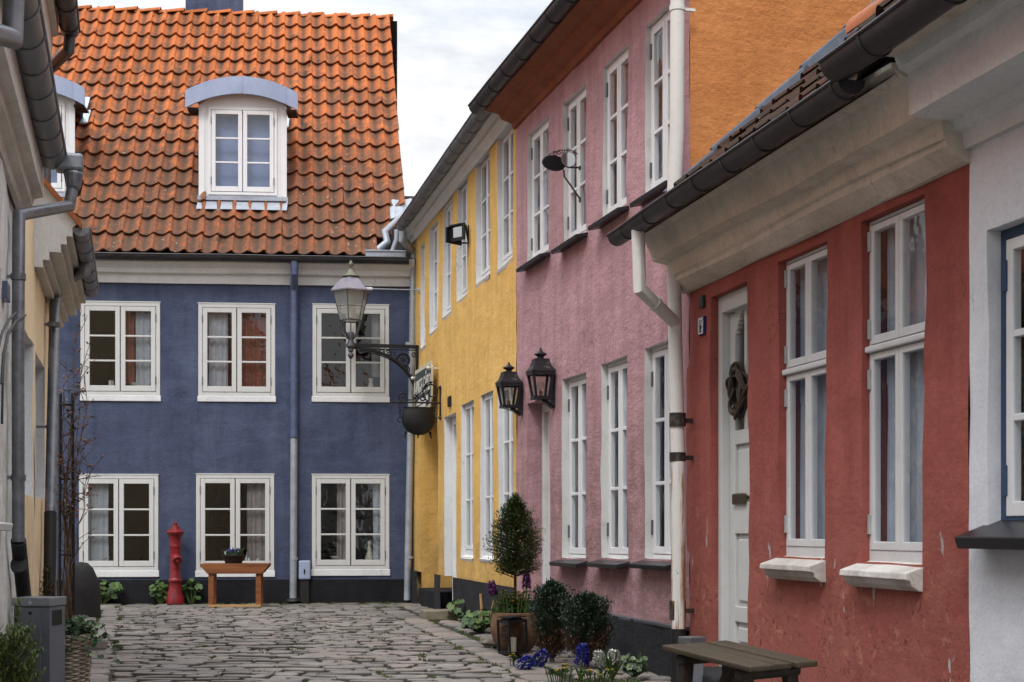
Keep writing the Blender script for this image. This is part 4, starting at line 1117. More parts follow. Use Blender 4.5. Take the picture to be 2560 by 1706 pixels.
# street lamp on a wrought iron bracket
E, wp, n = wall_empty(FY, 1046, 'street_lamp', 'old street lamp with six glass sides on a scrolled black wall bracket', 'street lamp')
S = reach(wp, n, 877); Yl = wp.y + n.y*S; Yw = wp.y
Z = lambda py: zat(py, Yl)
M['lamp_metal'] = zinc('lamp_metal', (.05, .05, .058), (.10, .10, .115), .3, .5)
M['hood'] = zinc('lamp_hood', (.17, .15, .175), (.25, .23, .26), .4, .5); M['verdigris'] = zinc('verdigris', (.10, .10, .075), (.17, .165, .115), .4, .5)
b = MB(); hw = 52*Yl/FPX
b.lathe([(hw, Z(731)), (hw*1.0, Z(728)), (hw*.93, Z(724)), (hw*.62, Z(706)), (hw*.36, Z(694))], (S, 0, 0), 6, ph=R(12)); b.build('hood', M['hood'], E)
b = MB(); r_ = lambda w: w*Yl/FPX
b.lathe([(r_(22), Z(693)), (r_(22), Z(691)), (r_(12), Z(683)), (r_(8), Z(674)), (r_(8), Z(672)), (0, Z(672))], (S, 0, 0), 16)
b.build('vent_cap', M['verdigris'], E, smooth=True)
b = MB(); b.lathe([(r_(3), Z(673)), (r_(3), Z(670)), (r_(6.5), Z(663)), (r_(6.5), Z(660)), (r_(2.5), Z(654)), (0, Z(650))], (S, 0, 0), 12); b.build('finial', M['verdigris'], E, smooth=True)
b = MB(); b.lathe([(r_(46), Z(730)), (r_(28), Z(802))], (S, 0, 0), 6, ph=R(12)); g = b.build('glass', M['glass_lamp'], E, fix=False)
b = MB()
for j in range(6):
    a = R(12) + j*math.pi/3; b.tube([(S + r_(46)*math.cos(a), r_(46)*math.sin(a), Z(730)), (S + r_(28)*math.cos(a), r_(28)*math.sin(a), Z(802))], .007, 6)
for w_, py in ((28.5, 802), (37, 768)): b.tube([(S + r_(w_)*math.cos(R(12)+j*math.pi/3), r_(w_)*math.sin(R(12)+j*math.pi/3), Z(py)) for j in range(6)], .011 if py > 790 else .004, 6, closed=True)
b.build('lamp_frame', M['lamp_metal'], E)
b = MB(); b.lathe([(.012, Z(802)), (.012, Z(735))], (S, 0, 0), 8); b.lathe([(0, Z(796)), (.05, Z(795)), (.06, Z(775)), (.045, Z(758)), (0, Z(755))], (S, 0, 0), 14); b.build('bulb', plain('frosted_bulb', (.6, .6, .56), .3), E, smooth=True)
b = MB()
for j in range(4):
    a = R(45) + j*math.pi/2; q = lambda w, py: (S + r_(w)*math.cos(a), r_(w)*math.sin(a), Z(py))
    b.tube([q(30, 803), q(29, 812), q(22, 832), q(10, 845)], [.016, .015, .014, .018], 8)
b.lathe([(r_(7), Z(831)), (r_(10), Z(840)), (r_(7), Z(849)), (r_(7), Z(853)), (r_(12), Z(862)), (r_(12), Z(867)), (r_(7), Z(872)), (r_(7), Z(878)), (r_(3.5), Z(881)), (r_(7.5), Z(887)), (r_(7.5), Z(891)), (0, Z(900))], (S, 0, 0), 14)
b.build('cradle', M['lamp_metal'], E, smooth=True)
b = MB(); zt = zat(868, Yw)
b.bar((S, 0, zt), (0, 0, zt), .05, .045); b.bar((S*.98, 0, zt-.045), (.02, 0, zt-.045), .02, .014); b.bar((.02, 0, zt+.015), (.02, 0, zat(995, Yw)), .05, .03, (1,0,0))
pts = [(.035 + (S*.84)*(1-math.cos(t))**1.0, 0, (zt-.05) - (zt-.05-zat(992, Yw))*(1-math.sin(t))) for t in [i/14*math.pi/2 for i in range(15)]]
b.tube(pts, .022, 6); b.tube([(p[0]-.0, 0, p[2]-.035) for p in pts[2:]] , .008, 6); b.tube([pts[-1], (S*.8, 0, zt-.04), (S, 0, zt-.03)], .014, 6)
b.build('bracket', M['iron'], E)
b = MB(); cx_, cz_ = reach(wp, n, 1008), zat(901, Yw); rr_ = 16*Yw/FPX
b.tube([(cx_ + rr_*math.cos(i*math.pi/12), 0, cz_ + rr_*math.sin(i*math.pi/12)) for i in range(24)], .012, 6, closed=True)
for j in range(6):
    a = j*math.pi/3; b.tube([(cx_ + .045*math.cos(a) + .028*math.cos(k*math.pi/5), 0, cz_ + .045*math.sin(a) + .028*math.sin(k*math.pi/5)) for k in range(10)], .007, 5, closed=True)
b.lathe([(0, -.012), (.02, -.012), (.02, .012), (0, .012)], (cx_, 0, cz_), 8)
b.build('rosette', M['iron'], E)
b = MB()
for c, r0, a0, tn in (((cx_+.13, 0, cz_+.05), .055, 2.2, -1.3), ((cx_+.20, 0, cz_+.085), .04, .5, 1.2), ((cx_-.05, 0, cz_-.14), .05, 1.0, 1.3), ((.06, 0, cz_+.08), .045, 3, 1.2), ((.07, 0, cz_-.24), .045, 1.2, -1.2), ((cx_+.29, 0, cz_+.10), .035, 0, 1.1)):
    b.tube(spiral(c, r0, .008, a0, tn), .009, 5)
b.build('scroll', M['iron'], E)
b = MB(); zr = zat(727, Yw); sw = reach(wp, n, 925); b.tube([(-.02, .05, zr), (sw, 0, zr)], .009, 6); b.lathe([(0, -.03), (.03, -.03), (.035, 0), (.03, .03), (0, .03)], (-.0, .05, zr), 10); b.build('stay_rod', M['galv'], E)
b = MB(); b.obox((sw+.02, 0, zr), (.055, 0, 0), (0, .025, 0), (0, 0, .018)); b.build('sensor', M['white'], E, bevel=.01)
b = MB(); b.poly([(sw+.03, .03, zr-.045), (sw+.12, .03, zr-.06), (sw+.16, .0, zr-.22)]); b.poly([(sw+.03, -.03, zr-.045), (sw+.12, -.03, zr-.06), (sw+.16, .0, zr-.22)])
b.poly([(sw+.03, .03, zr-.045), (sw+.03, -.03, zr-.045), (sw+.16, 0, zr-.22)]); b.poly([(sw+.12, .03, zr-.06), (sw+.12, -.03, zr-.06), (sw+.16, 0, zr-.22)]); b.poly([(sw+.03, .03, zr-.045), (sw+.12, .03, zr-.06), (sw+.12, -.03, zr-.06), (sw+.03, -.03, zr-.045)])
b.build('shade_shield', M['lamp_metal'], E, fix=False)
b = MB(); b.obox((reach(wp, n, 1023), 0, zt+.04), (.05, 0, 0), (0, .03, 0), (0, 0, .02)); b.build('junction_box', M['galv'], E, bevel=.004)

# name board
vS = .10
u0, zt0 = FY.hit(1036, 934, vS); u1, zt1 = FY.hit(1079, 893, vS); zb1 = FY.z(1079, 1000, vS); wS, hS = u1-u0, zt1-zb1
E = empty('name_sign', FY.w((u0+u1)/2, -vS, zb1), FY.ang, 'dark shield shaped name sign with cream border reading LANGE GÅRD on the yellow wall', 'sign')
def shield(w, h, ins, y, mb, m=0):
    pts = []; W, H = w/2-ins, h-2*ins
    pts += [(-W, ins + H*.86), (-W*.93, ins + H*.90), (-W*.93, ins + H), (W*.93, ins + H), (W*.93, ins + H*.90), (W, ins + H*.86)]
    pts += [(W*(1 + .0), ins + H*.5), (W*.97, ins + H*.2), (W*.86, ins + H*.05), (W*.6, ins), (-W*.6, ins), (-W*.86, ins + H*.05), (-W*.97, ins + H*.2), (-W, ins + H*.5)]
    A = [mb.vert((x, y, z)) for x, z in pts]; Bk = [mb.vert((x, y+.02, z)) for x, z in pts]; k = len(pts)
    mb.face(A, m); mb.face(Bk[::-1], m)
    for j in range(k): mb.face((A[j], A[(j+1)%k], Bk[(j+1)%k], Bk[j]), m)
hS2 = hS*1.12
b = MB(); shield(wS, hS2, 0, 0, b); b.build('border', plain('cream_sign_paint', (.62, .56, .42), .5, 0, .12), E).location.z = -.1
b = MB(); shield(wS, hS2, .055, -.006, b); b.build('panel', plain('slate_sign_paint', (.045, .055, .065), .5, 0, .15), E).location.z = -.1
tm = plain('sign_lettering', (.66, .63, .56), .5, 0, .1)
text_mesh('lettering', 'LANGE GÅRD', .30, tm, E, Matrix.Translation((0, -.009, hS2*.50-.1+.03)) @ Matrix.Rotation(R(90), 4, 'X'), .002, .60*wS/1.15)
b = MB(); b.box(-wS*.33, wS*.33, -.010, -.006, hS2*.19-.1, hS2*.31-.1); b.box(-wS*.20, wS*.20, -.010, -.006, hS2*.085-.1, hS2*.165-.1); b.build('ribbon', tm, E)
b = MB()
for sx in (-1, 1): b.lathe([(0, -.02), (.02, -.02), (.032, 0), (.02, .02), (0, .02)], (sx*wS*.46, -.03, hS2*.84-.1), 10); b.bar((sx*wS*.46, -.01, hS2*.84-.1), (sx*wS*.46, vS, hS2*.84-.1), .02, .02)
b.build('bolt', tm, E, smooth=True)

# hanging pot sign
E, wp, n = wall_empty(FY, 1103, 'pot_sign', 'black iron cooking pot hung as a sign from a scrolled wall bracket', 'sign')
Z = lambda py: zat(py, wp.y); X = lambda px: reach(wp, n, px)
b = MB(); b.bar((.012, 0, Z(970)), (.012, 0, Z(1044)), .03, .02, (1,0,0)); b.tube([(0, 0, Z(1008)), (X(984), 0, Z(1008))], .011, 8); b.lathe([(0, -.02), (.02, -.01), (.02, .01), (0, .02)], (X(983), 0, Z(1008)), 8)
b.lathe([(0, -.02), (.02, -.02), (.028, .0), (.0, .03)], (.012, 0, Z(969)), 8); b.lathe([(0, -.03), (.028, .0), (.02, .02), (0, .02)], (.012, 0, Z(1045)), 8); b.build('bracket', M['iron'], E)
b = MB(); L = X(984)
b.tube(spiral((L*.20, 0, Z(1008)+.135), .125, .03, -1.2, 1.35, 30), .009, 6)
b.tube([(L*.20+.11*math.cos(t), 0, Z(1008)+.135+.125*math.sin(t)) for t in [.3+.12*i for i in range(12)]] + [(L*.5, 0, Z(1008)+.09), (L*.62, 0, Z(1008)+.03), (L*.72, 0, Z(1008)+.03)], .009, 6)
for c, r0, a0, tn in (((L*.80, 0, Z(1008)+.075), .065, -1.5, 1.2), ((L*.55, 0, Z(1008)+.06), .05, -1.5, -1.2), ((L*.40, 0, Z(1008)+.055), .045, 1.5, 1.2)): b.tube(spiral(c, r0, .01, a0, tn), .009, 6)
b.build('scroll', M['iron'], E)
for px in (1000, 1086):
    b = MB(); x = X(px)
    for k in range(4):
        zc = Z(1013) - k*.042; ax = k % 2
        b.tube([(x + (.014*math.cos(t) if not ax else 0), (.014*math.cos(t) if ax else 0), zc - .018 + .026*math.sin(t)) for t in [i*math.pi/5 for i in range(10)]], .005, 5, closed=True)
    b.tube([(x + .032*math.cos(t), 0, Z(1013) - .19 + .034*math.sin(t)) for t in [i*math.pi/8 for i in range(16)]], .007, 5, closed=True)
    b.build('chain', M['iron'], E)
b = MB(); xc = X(1046); R_ = 42*wp.y/FPX; H = Z(1020) - Z(1090)
b.lathe([(0, 0), (R_*.35, .012), (R_*.72, H*.16), (R_*.95, H*.38), (R_, H*.58), (R_*.96, H*.80), (R_*.88, H*.93), (R_*.88, H*.97), (R_*.92, H), (R_*.82, H), (R_*.8, H*.9), (0, H*.85)], (xc, 0, Z(1090)), 28, sy=.45)
pot = b.build('pot', M['iron'], E, smooth=True)
for sx in (-.72, 0, .72):
    b = MB(); b.tube([(xc + sx*R_, -.03, Z(1080)), (xc + sx*R_*1.12, -.03, Z(1097))], [.02, .006], 8); b.build('foot', M['iron'], pot)

# window spy mirrors
E, wp, n = wall_empty(FY, 1171, 'window_mirror', 'square black framed spy mirror jutting from the yellow wall between upper windows', 'mirror')
Z = lambda py: zat(py, wp.y-.1); X = lambda px: reach(wp, n, px)
mm = NT('mirror_glass').done((.42, .43, .43), .03, 1.0)
def mirror_panel(a, c, z0, z1, fr, gm_=None):
    b = MB(); a, c = Vector(a), Vector(c); d = (c-a).normalized(); nn = Vector((-d.y, d.x, 0))
    def bx(p, q, za, zb): m_ = (p+q)/2; b.obox((m_.x, m_.y, (za+zb)/2), (q-p)/2, nn*.010, (0, 0, (zb-za)/2))
    L_ = (c-a).length
    bx(a, a+d*fr, z0, z1); bx(c-d*fr, c, z0, z1); bx(a+d*fr, c-d*fr, z0, z0+fr); bx(a+d*fr, c-d*fr, z1-fr, z1)
    o = b.build('mirror_frame', M['iron'], E, bevel=.002)
    g = MB(); p, q = a+d*fr, c-d*fr; m_ = (p+q)/2; g.obox((m_.x, m_.y, (z0+z1)/2), (q-p)/2, nn*.003, (0, 0, (z1-z0)/2-fr)); g.build('mirror_glass', gm_ or mm, o)
mirror_panel((X(1114), .02, 0), (X(1158), -.11, 0), Z(606), Z(567), .022, M['iron'])
mirror_panel((X(1124), -.02, 0), (X(1155), .16, 0), Z(602), Z(560), .036)
b = MB(); b.poly([(X(1114), .0, Z(568)), (X(1150), -.1, Z(562)), (.05, 0, Z(562)), (X(1150), .16, Z(562))]); b.tube([(X(1150), 0, Z(563)), (.03, 0, Z(560)), (.0, 0, Z(600)), (0, 0, Z(615))], .012, 6); b.tube([(.0, 0, Z(604)), (X(1150), 0, Z(604))], .009, 6); b.bar((.004, .02, Z(560)), (.004, .02, Z(606)), .06, .008, (1,0,0)); b.build('bracket', M['iron'], E, fix=False)

E, wp, n = wall_empty(FP, 1451, 'oval_window_mirror', 'pair of oval spy mirrors with a scrolled iron crest on the pink upper wall', 'mirror')
Z = lambda py: zat(py, wp.y-.1); X = lambda px: reach(wp, n, px)
def oval(c, rx, rz, yaw, back):
    b = MB(); k = 26; ca, sa = math.cos(yaw), math.sin(yaw); P_ = lambda t, s, o: (c[0] + rx*s*math.cos(t)*ca - o*sa, c[1] + rx*s*math.cos(t)*sa + o*ca, c[2] + rz*s*math.sin(t))
    F0 = [b.vert(P_(2*math.pi*i/k, .94, -.008)) for i in range(k)]; F1 = [b.vert(P_(2*math.pi*i/k, 1, 0)) for i in range(k)]; F2 = [b.vert(P_(2*math.pi*i/k, .96, .014)) for i in range(k)]
    b.face(F2)
    for U, V in ((F0, F1), (F1, F2)):
        for i in range(k): b.face((U[i], U[(i+1)%k], V[(i+1)%k], V[i]))
    o = b.build('mirror_frame', M['iron'], E)
    g = MB(); g.face([g.vert(P_(2*math.pi*i/k, .93, -.009)) for i in range(k)]); g.build('mirror_glass', mm, o, fix=False)
dirv = math.degrees(math.atan2(n.y, n.x))
oval((X(1386)+.0, -.02, Z(404)), .112, .066, R(12), 1)
oval((X(1409)-.02, .07, Z(400)), .066, .064, R(172), 0)
b = MB(); c0, c1 = Vector((X(1386), -.02, Z(384))), Vector((X(1409)-.02, .07, Z(380)))
for i in range(4):
    p = c0.lerp(c1, (i+.3)/3.4); b.tube(spiral((p.x, p.y, p.z+.012), .022, .005, .6+i*1.4, 1.3*(-1)**i, 16), .0035, 5)
b.tube([c0 + Vector((.07, -.02, -.03)), c0 + Vector((.03, 0, .01)), c0.lerp(c1, .5) + Vector((0, 0, .03)), c1 + Vector((-.03, .01, .01)), c1 + Vector((-.07, .05, -.03))], .0035, 5); b.build('crest', M['iron'], E)
b = MB(); b.tube([(0, 0, Z(412)), (X(1418), .0, Z(413))], .008, 6); b.tube([(0, 0, Z(492)), (X(1411), .0, Z(437)), (X(1409), .0, Z(420))], .008, 6); b.bar((.005, 0, Z(408)), (.005, 0, Z(418)), .03, .01, (1,0,0)); b.bar((.005, 0, Z(487)), (.005, 0, Z(499)), .03, .01, (1,0,0)); b.build('bracket', rusty('rusty_iron', (.03, .028, .026), 9), E)

# two carriage lanterns on the pink wall
def lantern_proto():
    E = empty('wall_lantern', (0, 0, 0), 0); cx_ = .135; q = math.sqrt(2); p45 = R(45)
    b = MB(); b.lathe([(.118*q, .315), (.112*q, .33), (.085*q, .365), (.070*q, .41), (.066*q, .435), (.0, .44)], (cx_, 0, 0), 4, ph=p45); b.build('hood', M['lantern_metal'], E)
    b = MB(); b.lathe([(.05, .43), (.032, .445), (.03, .455), (.062, .475), (.062, .48), (.03, .50), (.012, .515), (.011, .53), (0, .54)], (cx_, 0, 0), 14); b.build('finial', M['lantern_metal'], E, smooth=True)
    b = MB()
    for sx, sy in ((-1,-1),(1,-1),(1,1),(-1,1)): b.bar((cx_+sx*.06, sy*.06, .075), (cx_+sx*.098, sy*.098, .315), .022, .022, (0,1,0))
    for h, w in ((.075, .07), (.30, .10)):
        for a_, c_ in (((-1,-1),(1,-1)),((1,-1),(1,1)),((1,1),(-1,1)),((-1,1),(-1,-1))): b.bar((cx_+a_[0]*w, a_[1]*w, h), (cx_+c_[0]*w, c_[1]*w, h), .024, .03)
    b.box(cx_-.06, cx_+.06, -.06, .06, .058, .07); b.build('lantern_frame', M['lantern_metal'], E)
    for a_, c_ in (((-1,-1),(1,-1)),((1,-1),(1,1)),((1,1),(-1,1)),((-1,1),(-1,-1))):
        g = MB(); g.poly([(cx_+a_[0]*.06, a_[1]*.06, .08), (cx_+c_[0]*.06, c_[1]*.06, .08), (cx_+c_[0]*.096, c_[1]*.096, .31), (cx_+a_[0]*.096, a_[1]*.096, .31)]); g.build('glass_pane', M['glass_flat'], E, fix=False)
    b = MB(); b.lathe([(.018, .085), (.018, .14)], (cx_, 0, 0), 10); bb = b.build('bulb_holder', plain('brown_fitting', (.22, .10, .04), .5), E)
    b = MB(); b.lathe([(.014, .14), (.032, .17), (.036, .195), (.026, .22), (0, .23)], (cx_, 0, 0), 12); b.build('bulb', glass_mat('bulb_glass', (.9, .9, .9), .0), E, smooth=True, fix=False)
    b = MB(); b.box(.0, .03, -.045, .045, .0, .33); b.poly([(.0, -.03, .0), (.0, .03, .0), (cx_+.05, .05, .058), (cx_+.05, -.05, .058)]); b.bar((.015, 0, -.01), (cx_*.8, 0, .06), .06, .03); b.build('back_plate', M['lantern_metal'], E, fix=False)
    return E
t = NT('lantern_metal'); nn = t.noise(18, 6, .75); M['lantern_metal'] = t.done(t.mix(t.rng(nn, .6, .72), (.018, .018, .022), (.16, .15, .13)), .38, .3)
lp = lantern_proto()
for k, (px, y0, lab) in enumerate(((1304, 1036, 'black carriage lantern on the pink wall over the edge of the yellow house'), (1386, 1017, 'black carriage lantern with pale worn hood above the pink doorway'))):
    o = lp if k == 0 else copy_tree(lp)
    u = FP.u(px); w = FP.w(u, 0, FP.z(px, y0)); o.location = w; o.rotation_euler.z = math.atan2(-FP.n.y, -FP.n.x); o.scale = (.94, .94, .92 if k == 0 else .96)
    tag(o, lab, 'lantern', 'carriage lanterns by the pink door')
# number plates
def plate(Fc, x0, x1, yt, yb, name, label, cat, mat, edge=None, txt=None, tm_=None):
    u0, zt = Fc.hit(x0, yt, .02); u1 = Fc.u(x1, .02); zb = Fc.z(x0, yb, .02)
    E = empty(name, Fc.w((u0+u1)/2, -.02, zb), Fc.ang, label, cat); w, h = u1-u0, zt-zb
    b = MB(); b.box(-w/2, w/2, -.004, .03, 0, h); b.build('plate', mat, E, bevel=.004)
    if edge:
        b = MB(); e = .012
        for q in ((-w/2+e*.6, w/2-e*.6, h-e*1.5, h-e*.6), (-w/2+e*.6, w/2-e*.6, e*.6, e*1.5), (-w/2+e*.6, -w/2+e*1.5, e*1.5, h-e*1.5), (w/2-e*1.5, w/2-e*.6, e*1.5, h-e*1.5)): b.box(q[0], q[1], -.007, -.004, q[2], q[3])
        b.build('border', edge, E)
    if txt: text_mesh('lettering', txt, h*1.02, tm_, E, Matrix.Translation((0, -.006, h*.5)) @ Matrix.Rotation(R(90), 4, 'X'), .0015, .8)
    return E
ew = plain('white_enamel', (.72, .72, .72), .25, 0, .05)
plate(FR, 1746.5, 1759.5, 795, 841, 'house_number', 'blue enamel house number 19 with white edge on the red wall', 'number plate', plain('blue_enamel', (.02, .025, .13), .25, 0, .1), ew, '19', ew)
plate(FR, 1748.5, 1757.5, 742, 771, 'wall_plaque', 'small dark green plaque above the house number on the red wall', 'plaque', plain('green_bronze', (.035, .05, .045), .5, .3, .4, 30))
plate(FY, 1119, 1125, 993, 1018, 'house_number', 'small black number plate on the yellow wall beside the pot sign', 'number plate', M['iron'])
plate(FN, 17, 24, 702, 745, 'house_number', 'small blue grey plate on the whitewashed wall beside the drainpipe', 'number plate', plain('blue_grey_enamel', (.10, .12, .19), .3, 0, .15))
# twig wreath on the grey door
r = rd['r']; uu, zz_ = FR.hit(1851, 978, -.10)
E = empty('twig_wreath', FR.w(uu, .10, zz_), FR.ang, 'oval wreath of twisted brown twigs hanging on the grey door', 'wreath')
rw_ = random.Random(9)
for k in range(9):
    b = MB(); ph, am = rw_.uniform(0, 6), rw_.uniform(.01, .03); rx, rz = .105 + rw_.uniform(-.03, .03), .145 + rw_.uniform(-.035, .02)
    b.tube([((rx + am*math.sin(3*t+ph))*math.cos(t), -.02 + .025*math.sin(2*t+ph*2), (rz + am*math.cos(2*t+ph))*math.sin(t)) for t in [i*2*math.pi/28 for i in range(28)]], .010, 6, closed=True)
    b.build('twig', M.setdefault('twig', wood('twig_bark', (.03, .02, .014), (.085, .06, .042))), E, smooth=True)
# cables on the whitewashed wall
b = MB()
for k, pp in enumerate((((40, 782), (22, 800), (6, 830), (-4, 870)), ((64, 788), (40, 803), (22, 830), (11, 880), (7, 950), (5, 1060)), ((60, 794), (38, 810), (20, 838), (8, 885), (3, 960)))):
    pts = []
    for px, py in pp: u, z = FN.hit(px, py, .13); pts.append(FN.w(u, -.13, z))
    b.tube(pts, .006, 6)
tag(b.build('cable', M['pipeblack'], None, smooth=True), 'black cables looping out from the whitewashed wall by the drainpipe', 'cable')
# ================================================================ THINGS STANDING IN THE STREET
def put(o, p, rz=0.0): o.location = p; o.rotation_euler.z = rz; return o
GZ_ = .0
# fire hydrant
u = FB.u(438, .24); hp = FB.w(u, -.24, 0)
E = empty('fire_hydrant', hp, R(25), 'tall red cast iron fire hydrant against the blue wall', 'hydrant')
M['hyd'] = plain('hydrant_red', (.24, .011, .016), .42, 0, .55, 9, .25)
b = MB(); b.lathe([(.122, 0), (.122, .07), (.112, .10), (.108, .13), (.088, .19), (.080, .285), (.084, .295), (.094, .305), (.094, .325), (.076, .345), (.071, .36), (.071, .74), (.076, .765), (.080, .775), (.080, .795), (.074, .81), (.080, .90), (.098, .94)], n=28); b.build('barrel', M['hyd'], E, smooth=True)
b = MB(); b.lathe([(.098, .94), (.108, .95), (.120, .968), (.120, .985), (.105, 1.0), (.068, 1.022), (.060, 1.055), (.038, 1.062), (.036, 1.075), (.028, 1.08), (.030, 1.105), (.018, 1.12), (0, 1.125)], n=28); b.build('bonnet', M['hyd'], E, smooth=True)
b = MB(); b.tube([(0, -.05, .63), (0, -.10, .625), (0, -.14, .60)], [.062, .060, .055], 16); b.tube([(0, -.13, .605), (0, -.155, .59)], [.068, .064], 8); b.tube([(0, -.15, .594), (0, -.185, .572)], .018, 8); b.build('outlet_nozzle', M['hyd'], E, smooth=True, auto=30)

# bench with planter
u0, u1 = FB.u(503, 1.1), FB.u(673, 1.1); yb0, yb1 = -1.20, -.82
E = empty('wooden_bench', FB.w((u0+u1)/2, -1.0, 0), FB.ang, 'reddish brown wooden bench under the blue house window', 'bench')
W = (u1-u0)/2; Hs = FB.z(590, 1410, 1.2)
M['bench'] = wood('stained_wood', (.12, .036, .012), (.31, .11, .034)); M['rawwood'] = wood('raw_pine', (.36, .20, .085), (.50, .30, .14))
def slant(mb, x, y0, y1, z0, z1, cut):
    A = [mb.vert(q) for q in ((-x, y0, z1), (-x, y0, z1-.03), (-x+cut, y0, z0), (x-cut, y0, z0), (x, y0, z1-.03), (x, y0, z1))]; Bk = [mb.vert((mb.v[i][0], y1, mb.v[i][2])) for i in A]
    mb.face(A); mb.face(Bk[::-1])
    for j in range(6): mb.face((A[j], A[(j+1)%6], Bk[(j+1)%6], Bk[j]))
b = MB(); b.box(-W+.005, W-.005, -.17, -.005, Hs-.028, Hs); b.box(-W+.005, W-.005, .005, .17, Hs-.028, Hs); b.build('seat', M['bench'], E, bevel=.004)
for yy in (-.195, .171):
    b = MB(); slant(b, W, yy, yy+.024, Hs-.13, Hs+.002, .09); b.build('apron', M['bench'], E, bevel=.004)
for sx in (-1, 1):
    for yy in (-.165, .10):
        b = MB(); b.box(sx*(W-.135)-.035, sx*(W-.135)+.035, yy, yy+.065, .03, Hs-.03); b.build('leg', M['bench'], E, bevel=.004)
b = MB(); b.box(-W+.10, W-.10, -.18, -.12, .0, .03); b.build('foot_rail', M['rawwood'], E, bevel=.003)
bench = E

M['leaf'] = leafmat('green_leaves', [(0, (.025, .055, .012)), (.5, (.05, .10, .022)), (1, (.10, .155, .035))])
M['leaf_dark'] = leafmat('dark_leaves', [(0, (.012, .03, .010)), (.5, (.028, .058, .018)), (1, (.06, .095, .03))])
M['ivy'] = leafmat('ivy_leaves', [(0, (.012, .028, .012)), (.5, (.03, .06, .022)), (.85, (.08, .13, .04)), (1, (.30, .36, .22))])
M['conifer'] = leafmat('conifer_needles', [(0, (.008, .024, .014)), (.5, (.017, .042, .022)), (1, (.034, .066, .032))])
M['conifer2'] = leafmat('spruce_needles', [(0, (.024, .042, .010)), (.5, (.056, .085, .020)), (1, (.11, .14, .034))])
M['spruce'] = leafmat('young_spruce_needles', [(0, (.045, .075, .016)), (.5, (.09, .135, .03)), (1, (.17, .20, .05))]); M['heather'] = leafmat('brown_shoots', [(0, (.03, .03, .012)), (.5, (.06, .05, .018)), (1, (.10, .085, .03))])
M['stem'] = plain('plant_stem', (.10, .055, .03), .8, 0, .4, 20); M['greenstem'] = plain('green_stem', (.07, .11, .025), .6, 0, .3, 20)
M['bark'] = plain('bark', (.075, .05, .032), .9, 0, .4, 25, .4)
rp = random.Random(33)
def frame(d):
    d = Vector(d).normalized(); x = d.cross(Vector((0, 0, 1)))
    if x.length < 1e-3: x = Vector((1, 0, 0))
    x.normalize(); return d, x, x.cross(d).normalized()
def blade(b, p, d, l, w, fold=.25, droop=.0):
    """pointed leaf from p along d"""
    p = Vector(p); d, x, nrm = frame(d); b.r = rp.random(); i0 = b.vert(p)
    m_ = p + d*l*.5 + Vector((0, 0, -droop*l*.2)); t_ = p + d*l + Vector((0, 0, -droop*l))
    a, c, e = b.vert(m_ + x*w/2 + nrm*w*fold), b.vert(m_), b.vert(m_ - x*w/2 + nrm*w*fold); t = b.vert(t_)
    b.face((i0, a, c)); b.face((i0, c, e)); b.face((a, t, c)); b.face((c, t, e))
def disc_leaf(b, p, nrm, r, lob=5):
    nrm, x, y = frame(nrm); b.r = rp.random(); c = b.vert(p); k = 11; ph = rp.uniform(0, 6); ring = []
    for i in range(k):
        a = ph + 2*math.pi*i/k; rr = r*(1 + .13*math.cos(lob*a)) * (.55 if i == 0 else 1)
        ring.append(b.vert(Vector(p) + (x*math.cos(a) + y*math.sin(a))*rr + nrm*(.22*r + .08*r*math.sin(3*a))))
    for i in range(k): b.face((c, ring[i], ring[(i+1) % k]))
def leafy(name, loc, n, h, sp, lr, label, cat, mat='leaf', depth=None, group=None):
    E = empty(name, loc, 0, label, cat, group); s = MB(); l = MB()
    for _ in range(n):
        a = rp.uniform(0, 2*math.pi); r = sp*math.sqrt(rp.random()); z = h*(.25 + .75*rp.random())*(1 - .35*(r/sp)**2)
        p = Vector((r*math.cos(a), r*math.sin(a)*(depth or 1), z)); s.tube([(p.x*.2, p.y*.2, 0), (p.x*.6, p.y*.6, z*.6), p], .004, 4, caps=False)
        disc_leaf(l, p, (p.x*.8/sp + rp.uniform(-.5, .5), p.y*.8/sp - .45 + rp.uniform(-.4, .4), .75), lr*rp.uniform(.65, 1.2))
    s.build('stem', M['greenstem'], E); l.build('foliage', M[mat], E, smooth=True, fix=False, auto=0)
    return E
def on_blue(px, v): return FB.w(FB.u(px, v), -v, 0)
leafy('hollyhock', on_blue(252, .18), 30, .40, .30, .062, 'clump of round green leaves at the blue wall beside the dark guard stone', 'plant', depth=.45)
leafy('hollyhock', on_blue(402, .15), 24, .33, .14, .050, 'green leafy plant at the left foot of the red hydrant', 'plant', depth=.6)
leafy('hollyhock', on_blue(478, .15), 15, .34, .15, .052, 'sparse leafy plant between the red hydrant and the bench', 'plant', depth=.6)
def on_y(px, v, Fc=None): Fc = Fc or FY; return Fc.w(Fc.u(px, v), -v, 0)
leafy('leafy_plant', on_y(1140, .14), 15, .24, .09, .042, 'small green plant growing beside the yellow house doorstep', 'plant')
leafy('leafy_plant', ground(1200, 1580), 90, .22, .17, .036, 'low bushy green plant on the paving left of the terracotta pot', 'plant')
